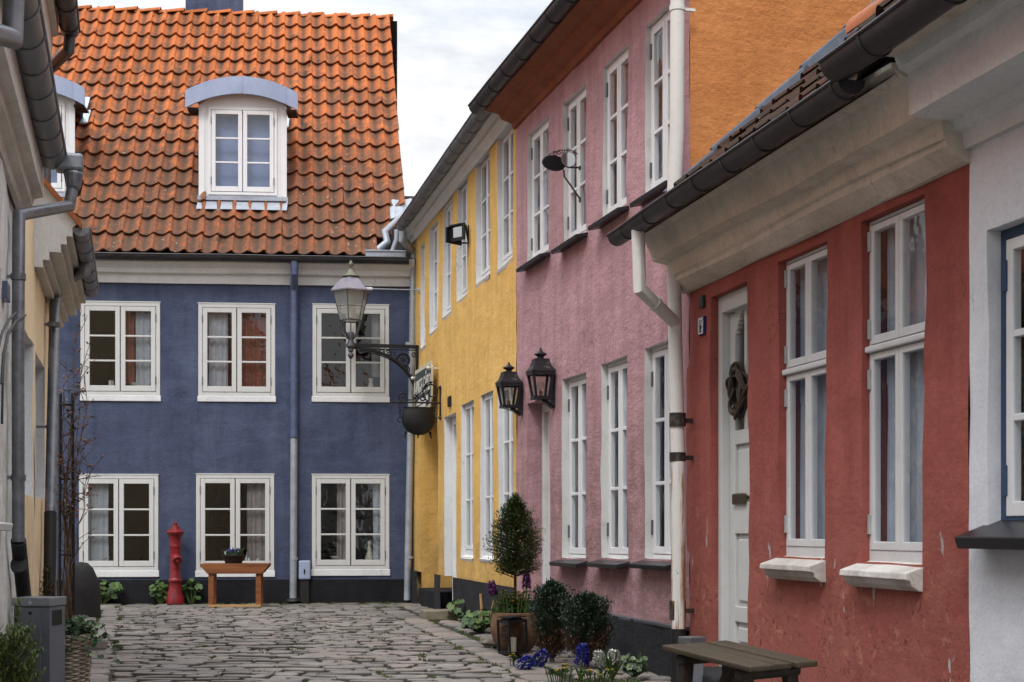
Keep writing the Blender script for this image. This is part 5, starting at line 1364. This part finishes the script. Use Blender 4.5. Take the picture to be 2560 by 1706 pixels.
# planter on the bench
zb = Hs; E = empty('planter_bowl', FB.w(FB.u(584, 1.0), -1.0, zb), 0, 'black plastic bowl of blue pansies standing on the bench', 'planter')
b = MB(); b.lathe([(.105, 0), (.11, .01), (.14, .085), (.158, .10), (.158, .118), (.148, .118), (.135, .09), (0, .085)], n=28); b.build('bowl', M['pipeblack'], E, smooth=True)
b = MB()
for _ in range(46):
    a = rp.uniform(0, 6.28); r = .12*math.sqrt(rp.random()); blade(b, (r*math.cos(a), r*math.sin(a), .09), (math.cos(a)*.5+rp.uniform(-.3,.3), math.sin(a)*.5, 1), rp.uniform(.08, .17), .035, droop=.1)
b.build('foliage', M['leaf'], E, fix=False)
M['pansy'] = plain('blue_pansy', (.035, .03, .22), .6, 0, .4, 30); M['paleflower'] = plain('pale_flower', (.55, .58, .5), .6, 0, .2, 30)
for k in range(11):
    a = k*2.4; r = .03 + .1*((k*7) % 11)/11; p = Vector((r*math.cos(a), r*math.sin(a) - .03, .14 + .035*((k*5) % 4)/3)); q = MB()
    for j in range(5):
        t = j*1.2566; c = Vector((math.cos(t)*.017, -.005, math.sin(t)*.017)); q.poly([p + c + Vector((.014*math.cos(s_), -.004*math.cos(2*s_), .014*math.sin(s_))) for s_ in [i*1.047 for i in range(6)]])
    q.build('flower', M['pansy'] if k % 4 else M['paleflower'], E, fix=False)

# guard stone, trellis, climbing rose
gp = ground(203, 1540)
b = MB(); b.lathe([(.235, -.02), (.235, .10), (.22, .28), (.185, .44), (.13, .56), (.07, .62), (0, .635)], n=22, sy=.8)
b.v = [tuple(Vector(q) + Vector((noise.noise(Vector(q)*5), noise.noise(Vector(q)*5+Vector((3,1,2))), 0))*.022) for q in b.v]
tag(put(b.build('guard_stone', plain('dark_stone', (.014, .012, .013), .85, 0, .4, 9, .6), None, smooth=True), gp), 'dark rounded guard stone at the corner of the side lane', 'stone')
tp = P(166, 1327, 15.4); tp.z = 0
E = empty('obelisk_trellis', tp, R(20), 'tall black iron obelisk trellis holding up the climbing rose', 'trellis'); Ht = zat(987, 15.4)
for sx, sy in ((-1,-1),(1,-1),(1,1),(-1,1)):
    b = MB(); b.tube([(sx*.075, sy*.075, 0), (sx*.062, sy*.062, Ht)], .0145, 8); b.lathe([(0, -.02), (.018, 0), (0, .025)], (sx*.062, sy*.062, Ht), 8); b.build('rod', M['iron'], E)
for py in (1012, 1198, 1387):
    h = zat(py, 15.4); b = MB(); w = .072; b.tube([(-w, -w, h), (w, -w, h), (w, w, h), (-w, w, h)], .009, 6, closed=True); b.build('tie_ring', M['iron'], E)
E = empty('climbing_rose', tp + Vector((.02, -.02, 0)), 0, 'nearly bare climbing rose with red hips growing up the iron trellis', 'rose bush')
hips, lv = [], MB(); rr = random.Random(12)
def cane(pts, r0, r1):
    b = MB(); k = len(pts); b.tube(pts, [r0 + (r1-r0)*i/(k-1) for i in range(k)], 6); b.build('stem', M['stem'], E, smooth=True)
for c in range(11):
    top = rr.uniform(1.6, 3.15); lean = rr.uniform(-.12, .26); pts = [Vector((rr.uniform(-.06, .06), rr.uniform(-.06, .06), 0))]; x = pts[0].x
    n = 9
    for i in range(1, n+1):
        z = top*i/n; x += rr.uniform(-.05, .05) + (lean/n*1.6 if i > 4 else 0); pts.append(Vector((x, rr.uniform(-.09, .05), z)))
    cane(pts, .008, .003)
    for i in range(4, n+1):
        for _ in range(1 if i < 7 else 2):
            p = pts[i].lerp(pts[i-1], rr.random()); l = rr.uniform(.12, .38); d = Vector((rr.uniform(-.7, .9), rr.uniform(-.5, .3), rr.uniform(.0, .9))).normalized()
            q = [p, p + d*l*.5 + Vector((0, 0, .02)), p + d*l + Vector((rr.uniform(-.04, .04), 0, rr.uniform(-.02, .06)))]
            cane(q, .005, .0025)
            for _ in range(rr.randint(1, 3)): hips.append(q[2] + Vector((rr.uniform(-.04, .04), rr.uniform(-.03, .03), rr.uniform(-.02, .05))))
            for _ in range(rr.randint(2, 6)): blade(lv, q[rr.randint(1, 2)] + Vector((rr.uniform(-.03, .03), 0, 0)), (rr.uniform(-1, 1), rr.uniform(-1, .3), rr.uniform(-.3, .7)), rr.uniform(.03, .06), .028)
lv.build('foliage', M['heather'], E, fix=False)
M['hip'] = plain('rose_hip', (.22, .045, .022), .4, 0, .5, 9)
h0 = None
for p in hips[:60]:
    if h0 is None:
        b = MB(); b.lathe([(0, -.016), (.012, -.008), (.015, .002), (.010, .013), (.004, .018), (0, .019)], n=8); h0 = b.build('rose_hip', M['hip'], E, smooth=True); h = h0
    else: h = h0.copy(); COL.objects.link(h)
    h.location = p; h.scale = [rr.uniform(.6, .95)]*3

# conifers
def conifer(name, loc, h, r, mat, label, cat, z0=.0, shoots=60, n=26, nl=.028, lower=None, shape=lambda t: math.sin(math.pi*min(1, t*1.05+.08))**.8, top=.0, up=.7, rise=.55, group=None, thin=.34, trunk=.02, nw=.3):
    E = empty(name, loc, 0, label, cat, group); s = MB(); f = MB(); lo = MB()
    s.tube([(0, 0, 0), (0, 0, z0 + (h-z0)*.45), (0, 0, h*.95)], [trunk, trunk*.7, trunk*.2], 8)
    for k in range(shoots):
        t = (k + rp.random())/shoots; a = k*2.39996 + rp.uniform(-.3, .3); z = z0 + (h-z0)*t*.97
        R_ = r*shape(t)*rp.uniform(.62, 1.16); l = max(.05, R_)
        base = Vector((0, 0, max(.02, z - R_*rise))); tip = Vector((R_*math.cos(a), R_*math.sin(a), z + up*R_*.35))
        s.tube([base, base.lerp(tip, .55), tip], [.005, .004, .002], 4, caps=False)
        dirt = (tip-base).normalized()
        tgt = lo if (lower and z < lower + rp.uniform(-.06, .06)) else f
        for j in range(n):
            q = rp.random()**.55; p = base.lerp(tip, .25 + .78*q) + Vector((rp.gauss(0, 1), rp.gauss(0, 1), rp.gauss(0, 1)))*r*.075
            d = dirt*rp.uniform(.2, 1) + Vector((rp.uniform(-1, 1), rp.uniform(-1, 1), rp.uniform(-.2, 1.1)))*.8
            blade(tgt, p, d, nl*rp.uniform(.7, 1.5), nl*nw, .15)
    if top:
        for j in range(int(n*4)):
            q = rp.random(); p = Vector((rp.gauss(0, 1)*.012, rp.gauss(0, 1)*.012, h*.93 + top*q)); a = rp.uniform(0, 6.28)
            blade(f, p, (math.cos(a)*.6, math.sin(a)*.6, .8), nl*rp.uniform(.7, 1.3)*(1-.4*q), nl*nw)
        s.tube([(0, 0, h*.9), (0, 0, h*.93+top)], [.006, .003], 5)
    s.build('trunk', M['bark'], E); f.build('foliage', M[mat], E, fix=False)
    if lower: lo.build('dry_foliage', M['dry'], E, fix=False)
    return E
M['dry'] = leafmat('dry_foliage', [(0, (.05, .028, .014)), (.5, (.10, .055, .026)), (1, (.15, .085, .04))])
c1 = ground(1380, 1655); c2 = ground(1466, 1668)
up_shape = lambda t: (.62 + .38*math.sin(math.pi*min(1, t*.9+.1))) * (1 if t < .78 else max(.22, 1 - (t-.78)*3.2))
conifer('dwarf_cypress', c1, .60, .16, 'conifer', 'narrow dark green cypress with brown lower stems just right of the terracotta pot', 'shrub', z0=.05, shoots=170, n=46, nl=.023, lower=.20, shape=up_shape, up=1.6, nw=.5, group=None)
conifer('dwarf_cypress', c2, .52, .185, 'conifer', 'wider dark green cypress with brown lower stems beside the tarred pink house base', 'shrub', z0=.05, shoots=200, n=46, nl=.023, lower=.16, shape=up_shape, up=1.5, nw=.5)
bp = P(118, 1327, 11.0); bp.z = 0
conifer('dwarf_cypress', bp, .73, .07, 'heather', 'small brownish green conifer behind the grey mailbox', 'shrub', z0=.3, shoots=50, n=22, nl=.026, shape=lambda t: 1 - .8*t, up=1.5)

# terracotta pot with a clipped standard tree
pp = ground(1288, 1630); pp.y += .12
E = empty('terracotta_pot', pp, 0, 'rounded brown terracotta pot holding the clipped standard conifer', 'pot')
M['terra'] = plain('old_terracotta', (.17, .088, .048), .75, 0, .35, 5, .3)
hp_ = zat(1531, pp.y); b = MB(); b.lathe([(.12, .0), (.14, .012), (.182, .08), (.204, .16), (.207, .22), (.192, hp_-.03), (.192, hp_-.005), (.178, hp_), (.165, hp_), (.165, hp_-.05), (0, hp_-.05)], n=36); b.build('pot', M['terra'], E, smooth=True)
b = MB(); b.lathe([(.0, hp_-.03), (.165, hp_-.045), (.165, hp_-.06)], n=20); b.build('soil', M['joint'], E)
conifer('standard_tree', (pp.x, pp.y, hp_-.04), 1.0, .225, 'conifer2', 'small clipped standard conifer with egg shaped crown growing in the terracotta pot', 'tree', z0=.36, shoots=310, n=42, nl=.024, shape=lambda t: (.80 + .5*t if t < .4 else max(.12, 1.0 - ((t-.4)/.6)**1.5*.92)), top=.10, trunk=.014, up=.35, rise=.18, nw=.38)
M['purple'] = leafmat('purple_hyacinth', [(0, (.09, .02, .12)), (.5, (.16, .035, .19)), (1, (.26, .09, .28))]); M['bluehy'] = leafmat('blue_hyacinth', [(0, (.005, .005, .11)), (.5, (.012, .014, .24)), (1, (.03, .04, .40))]); M['whitehy'] = leafmat('white_hyacinth', [(0, (.45, .47, .38)), (.5, (.60, .60, .53)), (1, (.72, .72, .68))]); M['yellowfl'] = plain('yellow_flower', (.68, .40, .02), .6, 0, .25, 20)
def hyacinth(loc, h, spike, mat, label, tilt=(0, 0, 1), leaves=7, ll=.16, r=.03, lay=False):
    E = empty('hyacinth', loc, 0, label, 'flower'); t = Vector(tilt).normalized(); a0 = Vector((0, 0, 0)); top = t*h; st = MB(); st.tube([(0, 0, -.01), t*h*.5 + Vector((0, 0, .01)), top], [.008, .007, .005], 6); st.build('stem', M['greenstem'], E)
    f = MB()
    for k in range(190):
        q = rp.random(); p = t*(h - spike + spike*q); d, x, y = frame(t); a = rp.uniform(0, 6.28); o = x*math.cos(a) + y*math.sin(a); rr_ = r*(1 - .45*q**2)*(.75 + .3*rp.random())
        c = p + o*rr_
        for j in range(4):
            blade(f, c, o*.7 + Vector((rp.uniform(-1, 1), rp.uniform(-1, 1), rp.uniform(-1, 1)))*.8, .020, .012, .1)
    f.build('blossom', M[mat], E, fix=False)
    if leaves:
        l = MB()
        for k in range(leaves):
            a = k*2*math.pi/leaves + rp.uniform(-.4, .4); blade(l, (.008*math.cos(a), .008*math.sin(a), 0), (math.cos(a)*rp.uniform(.25, .6), math.sin(a)*rp.uniform(.25, .6), 1), ll*rp.uniform(.75, 1.2), .03, .3, .1)
        l.build('foliage', M['leaf'], E, fix=False)
    return E
zt_ = hp_ - .045
hyacinth((pp.x - .16, pp.y - .06, zt_), .31, .115, 'purple', 'purple hyacinth leaning at the left side of the terracotta pot', (-.12, 0, 1), 5, .14, .028)
hyacinth((pp.x + .085, pp.y - .08, zt_), .37, .12, 'purple', 'purple hyacinth with tall green stem right of the trunk in the terracotta pot', (.03, 0, 1), 6, .17, .028)
def aconites(name, loc, n, sp, h, label):
    E = empty(name, loc, 0, label, 'flowers'); l = MB(); fl = []
    for k in range(n):
        a = rp.uniform(0, 6.28); r = sp*math.sqrt(rp.random()); z = h*rp.uniform(.5, 1); p = Vector((r*math.cos(a), r*math.sin(a)*.6, z)); s = MB(); 
        l.tube([(p.x*.7, p.y*.7, -.02), p], .003, 4, caps=False)
        for j in range(7): blade(l, p - Vector((0, 0, .006)), (math.cos(j*.9)*1, math.sin(j*.9), rp.uniform(-.1, .5)), .03*rp.uniform(.7, 1.3), .013)
        for j in range(3): blade(l, p*.6, (rp.uniform(-1, 1), rp.uniform(-1, 1), rp.uniform(0, 1)), .05, .016, .2, .2)
        if k % 2 == 0: fl.append(p)
    l.build('foliage', M['leaf'], E, fix=False)
    for p in fl:
        q = MB()
        for j in range(6): blade(q, p, (math.cos(j*1.047), math.sin(j*1.047), .9), .020, .014, .25)
        q.build('flower', M['yellowfl'], E, fix=False)
    return E
aconites('winter_aconites', (pp.x - .01, pp.y - .07, zt_), 60, .16, .23, 'yellow winter aconites and leaves filling the terracotta pot')
b = MB(); b.lathe([(0, 0), (.06, 0), (.09, .03), (.07, .07), (0, .09)], n=9, sx=1.3); b.v = [tuple(Vector(q)*(1 + .25*noise.noise(Vector(q)*14))) for q in b.v]
tag(put(b.build('field_stone', plain('pale_fieldstone', (.17, .15, .12), .9, 0, .3, 14, .5), None), ground(1232, 1616)), 'small pale stone lying against the left foot of the terracotta pot', 'stone')
for px, py, hh, ln_, lab in ((1206, 1532, .34, .02, 'thick cut dry plant stalk standing at the base of the yellow house'), (1222, 1540, .30, -.05, 'thin dry plant stalk leaning by the base of the yellow house')):
    b = MB(); r0 = .018 if ln_ > 0 else .006; b.tube([(0, 0, 0), (-ln_*.5, 0, hh*.6), (-ln_, 0, hh)], [r0, r0*.9, r0*.8], 7); tag(put(b.build('dry_stalk', M['rawwood'], None), on_y(px, .10)), lab, 'stalk')

# glass lantern with a candle
lp_ = ground(1283, 1634); E = empty('glass_lantern', lp_, R(33), 'black framed glass floor lantern leaning in front of the terracotta pot', 'lantern')
w, h = .083, zat(1549, lp_.y)
b = MB()
for sx, sy in ((-1,-1),(1,-1),(1,1),(-1,1)): b.box(sx*w-.007, sx*w+.007, sy*w-.007, sy*w+.007, 0, h)
for z in (.012, h-.01):
    for s_ in (-1, 1): b.box(-w+.007, w-.007, s_*w-.006, s_*w+.006, z-.011, z+.011); b.box(s_*w-.006, s_*w+.006, -w+.007, w-.007, z-.011, z+.011)
b.build('lantern_frame', M['iron'], E)
b = MB(); b.box(-w, w, -w, w, .0, .01); b.build('base_plate', M['iron'], E)
for s_, ax in ((-1, 0), (1, 0), (-1, 1), (1, 1)):
    g = MB(); q = [(-w, s_*w, .02), (w, s_*w, .02), (w, s_*w, h-.02), (-w, s_*w, h-.02)]
    g.poly([(a, c, z) if not ax else (c, a, z) for a, c, z in q]); g.build('glass_pane', M['glass_flat'], E, fix=False)
b = MB(); b.box(-w*.75, w*.75, -w*.75, w*.75, h+.001, h+.012); b.box(-w*1.05, w*1.05, -w*1.05, w*1.05, h+.020, h+.026); b.box(-.02, .02, -.02, .02, h+.012, h+.020); b.build('lid', M['iron'], E)
E.rotation_euler.y = R(-3)
b = MB(); b.lathe([(.033, 0), (.033, .11), (.028, .115), (.0, .108)], n=18); b.tube([(0, 0, .10), (.004, 0, .128)], .003, 5)
tag(put(b.build('candle', plain('candle_wax', (.62, .58, .50), .5, 0, .08), None, smooth=True), lp_ + Vector((-.005, -.02, .016))), 'short white candle standing inside the glass floor lantern', 'candle')

# hyacinths on the paving
hyacinth(ground(1303, 1672), .13, .125, 'bluehy', 'deep blue hyacinth head lying on the paving, its round end towards the street', (.35, -.5, .42), 0, .1, .050)
hyacinth(ground(1332, 1668), .15, .12, 'bluehy', 'deep blue hyacinth flopped beside the blue head lying on the paving', (.5, -.1, .55), 6, .10, .046)
hyacinth(ground(1452, 1704), .245, .125, 'bluehy', 'upright deep blue hyacinth in front of the wider cypress', (.05, 0, 1), 5, .12, .043)
hyacinth(ground(1530, 1702), .20, .07, 'whitehy', 'white hyacinth with thick green leaves by the tarred house base', (.05, -.1, 1), 11, .24, .040)
hyacinth(ground(1506, 1700), .19, .09, 'whitehy', 'white hyacinth drooping left beside the leafy white one', (-.15, -.05, 1), 3, .15, .035)
leafy('ivy_plant', ground(1585, 1692), 70, .17, .085, .022, 'small variegated ivy at the foot of the tarred pink house base', 'plant', 'ivy')
aconites('winter_aconites', ground(1400, 1702), 16, .12, .10, 'yellow winter aconites at the street edge in front of the cypresses')
aconites('winter_aconites', ground(1480, 1708), 14, .14, .09, 'yellow winter aconites growing below the upright blue hyacinth')
aconites('winter_aconites', ground(1283, 1664), 5, .05, .08, 'single yellow aconites beside the fallen blue hyacinths')
b = MB(); rg = random.Random(5)
for _ in range(700):
    p = ground(1430 + 170*rg.random(), 1698 + 14*rg.random()); b.r = rg.random(); a = rg.uniform(0, 6.28); blade(b, (p.x, p.y, -.01), (math.cos(a), math.sin(a), .9), .03, .008)
tag(b.build('moss', M['grass'], None, fix=False), kind='stuff')
# yellow house doorstep
a_, c_ = ground(1064, 1529), ground(1124, 1526)
b = MB(); b.box(-.20, .17, -.22, .15, -.02, .09); E = b.build('doorstep_stone', plain('sandstone', (.20, .175, .12), .85, 0, .3, 8, .4), None, bevel=.012)
put(E, on_y(1104, .26), FY.ang); tag(E, 'low sandstone step before the white door of the yellow house', 'step')

# small low table, weathered
zt = .45; e1 = Vector((.149, -.29, 0)); c = Vector((.995, 6.32, 0))
E = empty('garden_table', (c.x, c.y, 0), math.atan2(e1.y, e1.x), 'low mossy wooden plank table in front of the red house', 'table'); L1, L2 = .328, .186
E.rotation_mode = 'QUATERNION'; E.rotation_quaternion = (Matrix.Rotation(R(4.2), 4, 'X') @ Matrix.Rotation(math.atan2(e1.y, e1.x), 4, 'Z')).to_quaternion(); E.location.z = .010
M['oldwood'] = wood('weathered_plank', (.026, .018, .011), (.085, .062, .038), (.045, .046, .012))
M['oldleg'] = wood('dark_leg_wood', (.016, .012, .009), (.045, .032, .022), None, 2)
k = 3; pw = 2*L2/k
for i in range(k):
    b = MB(); x1 = L1*(1 + (.03, -.02, .035)[i]); y0 = -L2 + i*pw + .005; b.box(-L1*(1 + (.01, .02, -.01)[i]), x1, y0, y0+pw-.016, zt-.026+(.004, 0, .003)[i], zt+(.004, 0, .003)[i]); b.build('plank', M['oldwood'], E, bevel=.007)
for sx in (-.68, .68):
    b = MB(); b.box(L1*sx-.03, L1*sx+.03, -L2*.86, L2*.86, zt-.075, zt-.028); b.build('cross_rail', M['oldleg'], E, bevel=.015)
    for sy in (-1, 1):
        b = MB(); b.bar((L1*sx, sy*L2*.62, zt-.04), (L1*sx*1.0, sy*L2*.80, 0), .062, .045, (1, 0, 0)); b.build('leg', M['oldleg'], E, bevel=.008)
for sx in (-1, 1):
    b = MB(); b.bar((sx*L1*.62, 0, .10), (sx*L1*.10, 0, zt-.045), .05, .03, (0, 1, 0)); b.build('brace', M['oldleg'], E, bevel=.005)
b = MB(); b.box(-L1*.66, L1*.66, -.02, .02, .09, .15); b.build('stretcher', M['oldleg'], E, bevel=.005)
# grey post box behind the table
gp = P(1730, 1600, 8.75); E = empty('grey_post', (gp.x, gp.y, 0), FR.ang + R(20), 'short grey post with a square cap behind the low table at the red house corner', 'post')
hg = zat(1592, 8.75); b = MB(); b.box(-.05, .05, -.05, .05, 0, hg-.045); b.build('post', M['galv'], E, bevel=.004); b = MB(); b.box(-.062, .062, -.062, .062, hg-.045, hg); b.build('cap', M['zinc_mid'], E, bevel=.006)

# mailbox
mp = P(97, 1500, 8.25); zt = zat(1493, 8.25); E = empty('mailbox', (mp.x, mp.y, 0), R(-7), 'dark grey metal mailbox cabinet standing by the whitewashed house', 'mailbox')
M['mailbox'] = plain('grey_powdercoat', (.125, .135, .155), .42, .2, .1, 3); M['mailtop'] = plain('grey_lid', (.20, .21, .23), .35, .3, .1, 3)
w = .116; b = MB(); b.box(-w+.006, w-.006, -.09, .11, .02, zt-.052); b.build('cabinet', M['mailbox'], E, bevel=.004)
b = MB(); b.box(-w+.012, w-.060, -.095, -.0905, .04, zt-.058); b.build('door', M['mailbox'], E, bevel=.002)
b = MB(); b.box(-w, w, -.10, .12, zt-.05, zt); b.build('lid', M['mailtop'], E, bevel=.005)
b = MB(); b.tube([(-w*.02, -.106, zt-.028), (-w*.02, -.098, zt-.028)], .011, 12); b.build('lock', M['galv'], E)
b = MB(); b.tube([(-w*.05, -.098, zt-.088), (-w*.05, -.094, zt-.088)], .010, 12); b.build('keyhole', M['iron'], E)
b = MB(); b.box(w-.006, w-.002, -.06, .06, zt-.16, zt-.075); b.build('letter_slot', M['iron'], E)

# wicker basket with ivy
wp_ = P(176, 1327, 8.9); wp_.z = 0; E = empty('wicker_basket', wp_, R(10), 'brown woven wicker basket with rope handles beside the mailbox', 'basket')
M['wicker'] = wood('willow', (.16, .12, .085), (.40, .325, .25), None, 2); hb = zat(1588, 8.9); rb = .125
b = MB(); rows = 24
for k in range(rows):
    z = .012 + (hb-.02)*k/(rows-1); r0 = rb*(.84 + .16*z/hb); pts = []
    for j in range(64):
        t = 2*math.pi*j/64; q = r0 + .0075*math.cos(8*t + math.pi*(k % 2)); pts.append((q*math.cos(t), q*math.sin(t), z + .002*math.sin(5*t + k)))
    b.r = rp.random(); b.tube(pts, .0078, 6, closed=True)
for k in range(3): b.tube([((rb+.005*(k-1))*math.cos(t), (rb+.005*(k-1))*math.sin(t), hb - .004 + .006*math.sin(9*t + k*2.1)) for t in [i*2*math.pi/60 for i in range(60)]], .0085, 6, closed=True)
b.lathe([(0, .01), (rb*.8, .01), (rb*.93, hb*.9), (rb*.8, hb*.9), (0, hb*.85)], n=20)
b.build('body', M['wicker'], E, smooth=True, auto=60)
for a in (R(-115), R(65)):
    b = MB(); d = Vector((math.cos(a), math.sin(a), 0)); s_ = Vector((-d.y, d.x, 0))
    for o in (0, 2.1, 4.2):
        b.tube([d*(rb+.012) + s_*(.045*math.cos(t)) + Vector((0, 0, hb - .05 + .12*math.sin(t))) + d*(.005*math.cos(9*t+o)) + Vector((0, 0, .005*math.sin(9*t+o))) for t in [i*math.pi/18 for i in range(19)]], .0055, 6)
    b.build('handle', M['wicker'], E, smooth=True)
E = empty('ivy_plant', wp_ + Vector((0, 0, hb - .03)), 0, 'trailing variegated ivy spilling out of the wicker basket', 'plant'); s = MB(); l = MB()
for k in range(34):
    a = rp.uniform(-2.6, .9); far = rp.random()**1.4; p0 = Vector((rp.uniform(-.08, .08), rp.uniform(-.08, .08), .0)); R_ = .07 + .20*far*(1 if math.cos(a) > 0 else .45)
    p1 = p0 + Vector((math.cos(a)*R_*.6, math.sin(a)*R_*.35, rp.uniform(.04, .13))); p2 = p0 + Vector((math.cos(a)*R_, math.sin(a)*R_*.5, rp.uniform(-.18, .04) if far > .4 else rp.uniform(.05, .15)))
    pts = [p0, p0.lerp(p1, .6), p1, p1.lerp(p2, .6) + Vector((0, 0, .02)), p2]; s.tube(pts, .0025, 4, caps=False)
    for j in range(26):
        q = rp.random()*3.99; i = int(q); p = pts[i].lerp(pts[i+1], q-i) + Vector((rp.gauss(0, .014), rp.gauss(0, .014), rp.gauss(0, .012)))
        disc_leaf(l, p, (rp.uniform(-.6, .6), rp.uniform(-1, .1), rp.uniform(.1, 1)), rp.uniform(.010, .022), 5)
s.build('stem', M['greenstem'], E); l.build('foliage', M['ivy'], E, fix=False)
b = MB(); b.box(-.085, .085, -.06, .06, 0, .085); o = b.build('stone_block', plain('loose_sett', (.20, .165, .145), .85, 0, .3, 10, .5), None, bevel=.018); tag(put(o, ground(243, 1624), .2), 'loose stone block lying on the paving behind the wicker basket', 'stone')
# near shrub
sp = P(30, 1327, 5.2); sp.z = 0
conifer('young_spruce', sp, .62, .135, 'spruce', 'young green conifer with upright shoots in the lower left corner', 'shrub', z0=.1, shoots=70, n=60, nl=.020, shape=lambda t: 1 - .45*t, up=1.9, nw=.35)
E = [o for o in COL.objects if o.name.startswith('young_spruce')][0]
f = MB()
for tx, ty, tz, r_ in ((.028, -.02, .745, .016), (-.04, 0, .60, .018), (.085, -.02, .55, .018), (.06, -.05, .50, .018), (-.07, .02, .52, .018)):
    base = Vector((tx*.3, ty*.3, .3)); tip = Vector((tx, ty, tz))
    for j in range(420):
        q = rp.random(); p = base.lerp(tip, q) + Vector((rp.gauss(0, .6), rp.gauss(0, .6), 0))*r_*(1.1 - .5*q); a = rp.uniform(0, 6.28); blade(f, p, (math.cos(a)*.7, math.sin(a)*.7, .8), .020, .006)
f.build('shoot', M['spruce'], E, fix=False)

# ornaments behind the panes of the blue house
def sill_thing(k, fx, prof, name, label, cat, mat, n=14, sx=1.0, group=None):
    r = bw[k]['r']; u = r[0] + (r[1]-r[0])*fx; z = r[2] + .13; b = MB(); b.lathe(prof, n=n, sx=sx); o = b.build(name, mat, None, smooth=True); put(o, FB.w(u, .13, z), FB.ang); tag(o, label, cat, group)
wc = plain('white_china', (.62, .60, .55), .3, 0, .1); cc_ = plain('cream_china', (.50, .46, .34), .4, 0, .2, 20)
vase = [(0, 0), (.04, 0), (.045, .02), (.035, .07), (.028, .10), (.036, .14), (.03, .145), (0, .14)]
fig = [(0, 0), (.06, 0), (.065, .02), (.045, .06), (.03, .09), (.034, .12), (.02, .135), (.024, .155), (.022, .175), (0, .19)]
bowl = [(0, 0), (.03, 0), (.06, .03), (.075, .06), (.07, .06), (0, .02)]
sill_thing(0, .36, [(0, 0), (.035, 0), (.035, .09), (0, .09)], 'china_box', 'small white box behind the left upper window of the blue house', 'ornament', wc, 4)
sill_thing(0, .66, bowl, 'flower_pot', 'pale bowl in the right half of the left upper blue house window', 'bowl', wc)
sill_thing(2, .76, vase, 'china_vase', 'white vase behind the upper window under the street lamp', 'vase', wc)
sill_thing(4, .66, fig, 'china_figurine', 'left of two pale china figurines in the window above the bench', 'figurine', wc)
sill_thing(4, .79, fig, 'china_figurine', 'right of two pale china figurines in the window above the bench', 'figurine', cc_)
sill_thing(5, .74, [(r*.95, z*1.45) for r, z in fig], 'seated_figurine', 'cream figurine behind the lower window right of the drainpipe', 'figurine', cc_)
sill_thing(5, .30, bowl, 'china_bowl', 'low white bowl behind the lower window right of the drainpipe', 'bowl', wc)
sill_thing(3, .30, bowl, 'china_bowl', 'low pale bowl behind the lower window left of the hydrant', 'bowl', wc)
# ================================================================ camera, sky, light
cam = bpy.data.cameras.new('camera'); co = bpy.data.objects.new('camera', cam); COL.objects.link(co)
co.location = (0, 0, EYE); co.rotation_euler = (R(90), 0, 0)
cam.sensor_width = 36; cam.lens = 36 * FPX / 2560
cam.shift_y = (HY - 853) / 2560
cam.clip_end = 800; cam.clip_start = .05
cam.dof.use_dof = True; cam.dof.focus_distance = 11.0; cam.dof.aperture_fstop = 9.0
scene.camera = co
SE, SR = R(50), R(197)
sun = bpy.data.lights.new('sun', 'SUN'); so = bpy.data.objects.new('sun', sun); COL.objects.link(so)
sun.energy = 1.1; sun.angle = R(14); sun.color = (1, .985, .96)
sd = Vector((math.sin(SR)*math.cos(SE), math.cos(SR)*math.cos(SE), math.sin(SE)))
so.rotation_euler = sd.to_track_quat('Z', 'Y').to_euler()
W = bpy.data.worlds.new('World'); scene.world = W; W.use_nodes = True
nt = W.node_tree; nt.nodes.clear()
class WN(NT):
    def __init__(s): s.t = nt; s.tc = s.n('ShaderNodeTexCoord').outputs['Generated']
w = WN()
sky = w.n('ShaderNodeTexSky', sky_type='NISHITA'); sky.sun_disc = False; sky.sun_elevation = SE; sky.sun_rotation = SR
bg1 = w.n('ShaderNodeBackground'); w.l(sky.outputs[0], bg1.inputs[0]); bg1.inputs[1].default_value = .11
# cloud deck: brighter overhead, grey bellies, gaps of blue
v = w.map((1, 1, 2.2)); x = w.sep()
n1 = w.noise(3.1, 7, .58, v, .35); n2 = w.noise(7.5, 6, .6, v, .2)
shade = w.rng(w.math('ADD', w.math('MULTIPLY', n1, .7), w.math('MULTIPLY', n2, .3)), .42, .56)
cc = w.mix(shade, (.56, .62, .70), (1.0, 1.0, 1.0))
bg2 = w.n('ShaderNodeBackground'); w.l(cc, bg2.inputs[0])
w.l(w.rng(x[2], .30, .95, .88, 3.3), bg2.inputs[1])
ms = w.n('ShaderNodeMixShader'); w.l(w.rng(w.noise(2.3, 6, .6, v, .3), .33, .47, .35, 1), ms.inputs[0])
w.l(bg1.outputs[0], ms.inputs[1]); w.l(bg2.outputs[0], ms.inputs[2])
wo_ = w.n('ShaderNodeOutputWorld'); w.l(ms.outputs[0], wo_.inputs[0])
scene.view_settings.view_transform = 'Standard'; scene.view_settings.look = 'None'
scene.view_settings.exposure = 0.28; scene.view_settings.gamma = 1
scene.cycles.max_bounces = 8; scene.cycles.diffuse_bounces = 2; scene.cycles.transparent_max_bounces = 16; scene.cycles.use_denoising = True
